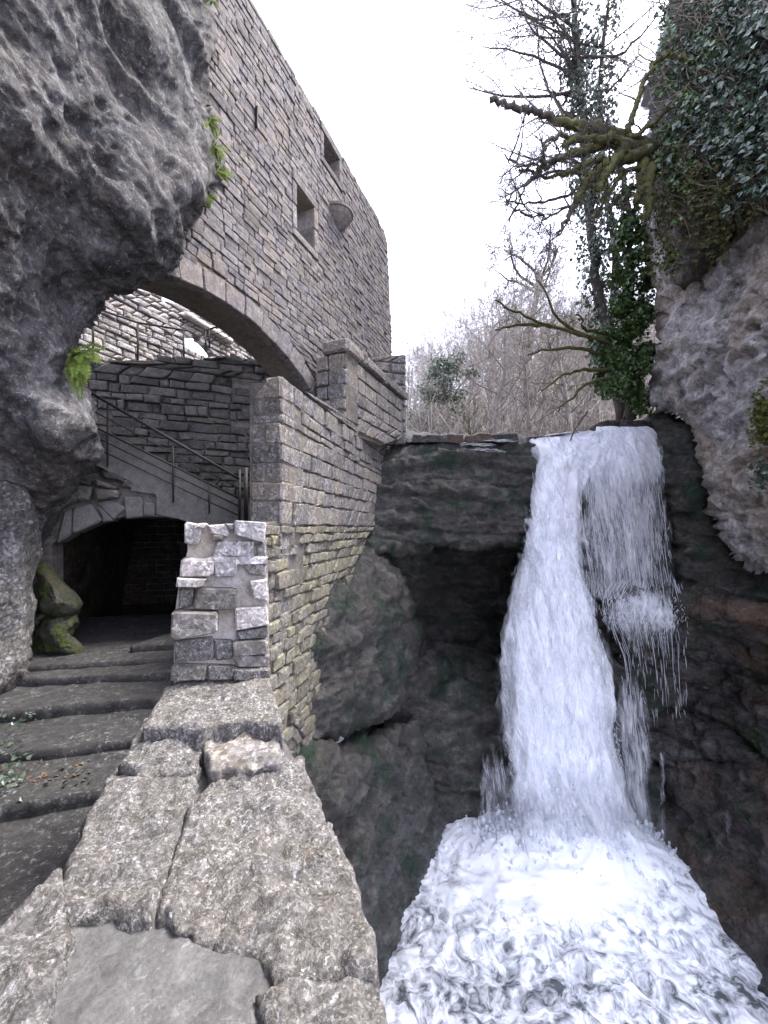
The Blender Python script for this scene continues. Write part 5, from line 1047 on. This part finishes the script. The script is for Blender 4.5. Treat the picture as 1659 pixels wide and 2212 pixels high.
# ivy sprays low on the right cliff
r2 = random.Random(66); C, Nn = [], []
for (px, py, n) in [(1645, 1010, 60), (1650, 1035, 50), (1630, 415, 60), (1600, 430, 50)]:
    for k in range(n): x, y = px+r2.gauss(0, 16), py+r2.gauss(0, 14); C.append(P(x, y, float(pcf(np.array([x]), np.array([y]))[0])-.25)); Nn.append(nrm([-.3, -1, .4]))
t_ = thing('ivy_spray', 'sparse trailing ivy leaves on the bare cliff at the right edge', 'ivy', tuple(C[0])); stuff(leaves('ivy_leaves', C, Nn, .07, M['ivyblue'], t_, r2, .5))
# ---- ferns
def fern(label, px, py, d, n, L, seed, dirs, sz=1.0):
    r2 = random.Random(seed); b0 = P(px, py, d); t_ = thing('fern', label, 'fern', tuple(b0))
    for k in range(n):
        dx = nrm(np.array(dirs(r2))); pts = [b0+np.array([r2.gauss(0, .012), 0, r2.gauss(0, .02)])]; LL = L*r2.uniform(.6, 1.1); V, F = [], []; dd = dx
        for i in range(9): dd = nrm(dd+np.array([0, 0, -.16])); pts.append(pts[-1]+dd*LL/9)
        tube(V, F, pts, [.003*(1-.08*i) for i in range(10)], 3)
        for i in range(1, 10):
            t = nrm(pts[i]-pts[i-1]); sd_ = nrm(np.cross(t, [0.2, -1, .3])); w_ = .06*sz*math.sin(math.pi*(.12+.85*i/10))*LL/.35
            for sg in (-1, 1):
                for h in (0, .5):
                    a = pts[i-1]+(pts[i]-pts[i-1])*h; b = a+sd_*sg*w_+t*w_*.45; m1 = a+(b-a)*.45+t*.012*sz; m2 = a+(b-a)*.45-t*.012*sz; kk = len(V); V += [a, m1, b, m2]; F.append([kk, kk+1, kk+2, kk+3])
        raw('frond', np.array(V), F, M['fern'], t_, b0, smooth=False)
fern('bright green fern hanging from the rock above the stair railing', 160, 776, 3.85, 26, .36, 3, lambda r: (r.uniform(.05, .6), -r.uniform(.0, .6), r.uniform(-1.2, .5)))
fern('upper fern tuft on the edge of the overhang against the mill wall', 448, 262, 4.75, 9, .24, 4, lambda r: (r.uniform(.1, 1), -r.uniform(0, .5), r.uniform(-.5, .6)))
fern('middle fern tuft on the edge of the overhang against the mill wall', 462, 322, 4.75, 10, .24, 5, lambda r: (r.uniform(.1, 1), -r.uniform(0, .5), r.uniform(-.8, .4)))
fern('thick fern tuft on the bulge of the overhang, brightest of the three', 470, 368, 4.75, 14, .2, 6, lambda r: (r.uniform(.1, 1), -r.uniform(0, .5), r.uniform(-.7, .4)))
fern('lowest faded fern tuft under the bulge of the overhang', 446, 425, 4.75, 9, .16, 7, lambda r: (r.uniform(.1, 1), -r.uniform(0, .5), r.uniform(-.9, .2)))
fern('tiny fern on the very top edge of the overhang', 458, 4, 4.75, 7, .12, 8, lambda r: (r.uniform(-.3, 1), -r.uniform(0, .5), r.uniform(-.6, .5)))
# ---- litter, ground ivy and driftwood
r2 = random.Random(70); C, Nn = [], []
for k in range(320):
    if k < 170: px, py, z = r2.uniform(20, 330), r2.uniform(1478, 1512), .265
    elif k < 240: px, py, z = r2.uniform(0, 260), r2.uniform(1560, 1610), .15
    else: px, py, z = r2.uniform(0, 200), r2.uniform(1640, 1700), .095
    if k < 170 and px > 200 and r2.random() < .7: continue
    x, y = PZ(px, py, z); C.append(np.array([x, y, z+.012])); Nn.append(np.array([0, 0, 1.]))
stuff(leaves('leaf_litter', C, Nn, .03, M['deadleaf'], None, r2, 0.))
for i, (px, py, z, lab) in enumerate([(30, 1640, .13, 'low sprig of ground ivy at the left edge of the middle step'), (8, 1700, .09, 'small ground ivy clump at the left edge on the lowest step'), (40, 1560, .2, 'faint ivy sprig under the upper riser at the left')]):
    C, Nn = [], []
    for k in range(46): x, y = PZ(px+r2.gauss(0, 22), py+r2.gauss(0, 16), z); C.append(np.array([x, y, z+r2.uniform(.03, .1)])); Nn.append(nrm([r2.gauss(0, .3), -.5, 1]))
    tag(leaves('ground_ivy', C, Nn, .03, M['ivyblue'], None, r2, .1), lab, 'ivy')
for (pts, r, lab) in [([(1270, 888, 9.6), (1258, 905, 9.6), (1244, 925, 9.55), (1232, 952, 9.5)], .025, 'dark crooked stick caught upright in the top of the fall'), ([(1352, 882, 9.7), (1346, 905, 9.7), (1338, 925, 9.65)], .014, 'thin stick leaning on the lip right of the crooked one')]:
    V, F = [], []; limb(V, F, pts, r, r*.5, r2, 4, 6, .008); tag(raw('driftwood', np.array(V), F, M['bark']), lab, 'stick')
V, F = [], []; r2 = random.Random(90)
for (px, py) in [(690, 1880), (440, 2470)]: pass
for (zz, pts) in [(.945, [(655, 1880), (662, 1850), (680, 1838), (700, 1850)])]:
    q = [np.array([*PZ(x, y, zz), zz+.01]) for x, y in pts]; tube(V, F, spline(q, 4), [.0022]*13, 4)
tag(raw('dry_stem', np.array(V), F, M['vine']), 'pale bent dry stem lying on the big right-hand slab', 'stem')
# flat stones bedded along the lip
for i, (x0, x1, y, d, lab) in enumerate([(890, 1000, 945, 9.75, 'dark flat stone on the lip nearest the terrace wall'), (1005, 1115, 944, 9.72, 'longer flat wet stone on the lip left of the main water'), (1290, 1400, 916, 10.3, 'dark flat boulder on the lip right of the main water')]):
    a = P(x0, y, d); b = P(x1, y, d); o = slab('lip_stone', [(a[0], a[1]-.1), ((a[0]+b[0])/2, a[1]-.2), (b[0], b[1]-.1), (b[0]-.1, b[1]+.6), (a[0]+.1, a[1]+.6)], a[2]+.06, a[2]-.15, M['gorgedark'], step=.05, amp=.03, nsc=3, bev=.06, seed=300+i); tag(o, lab, 'stone')
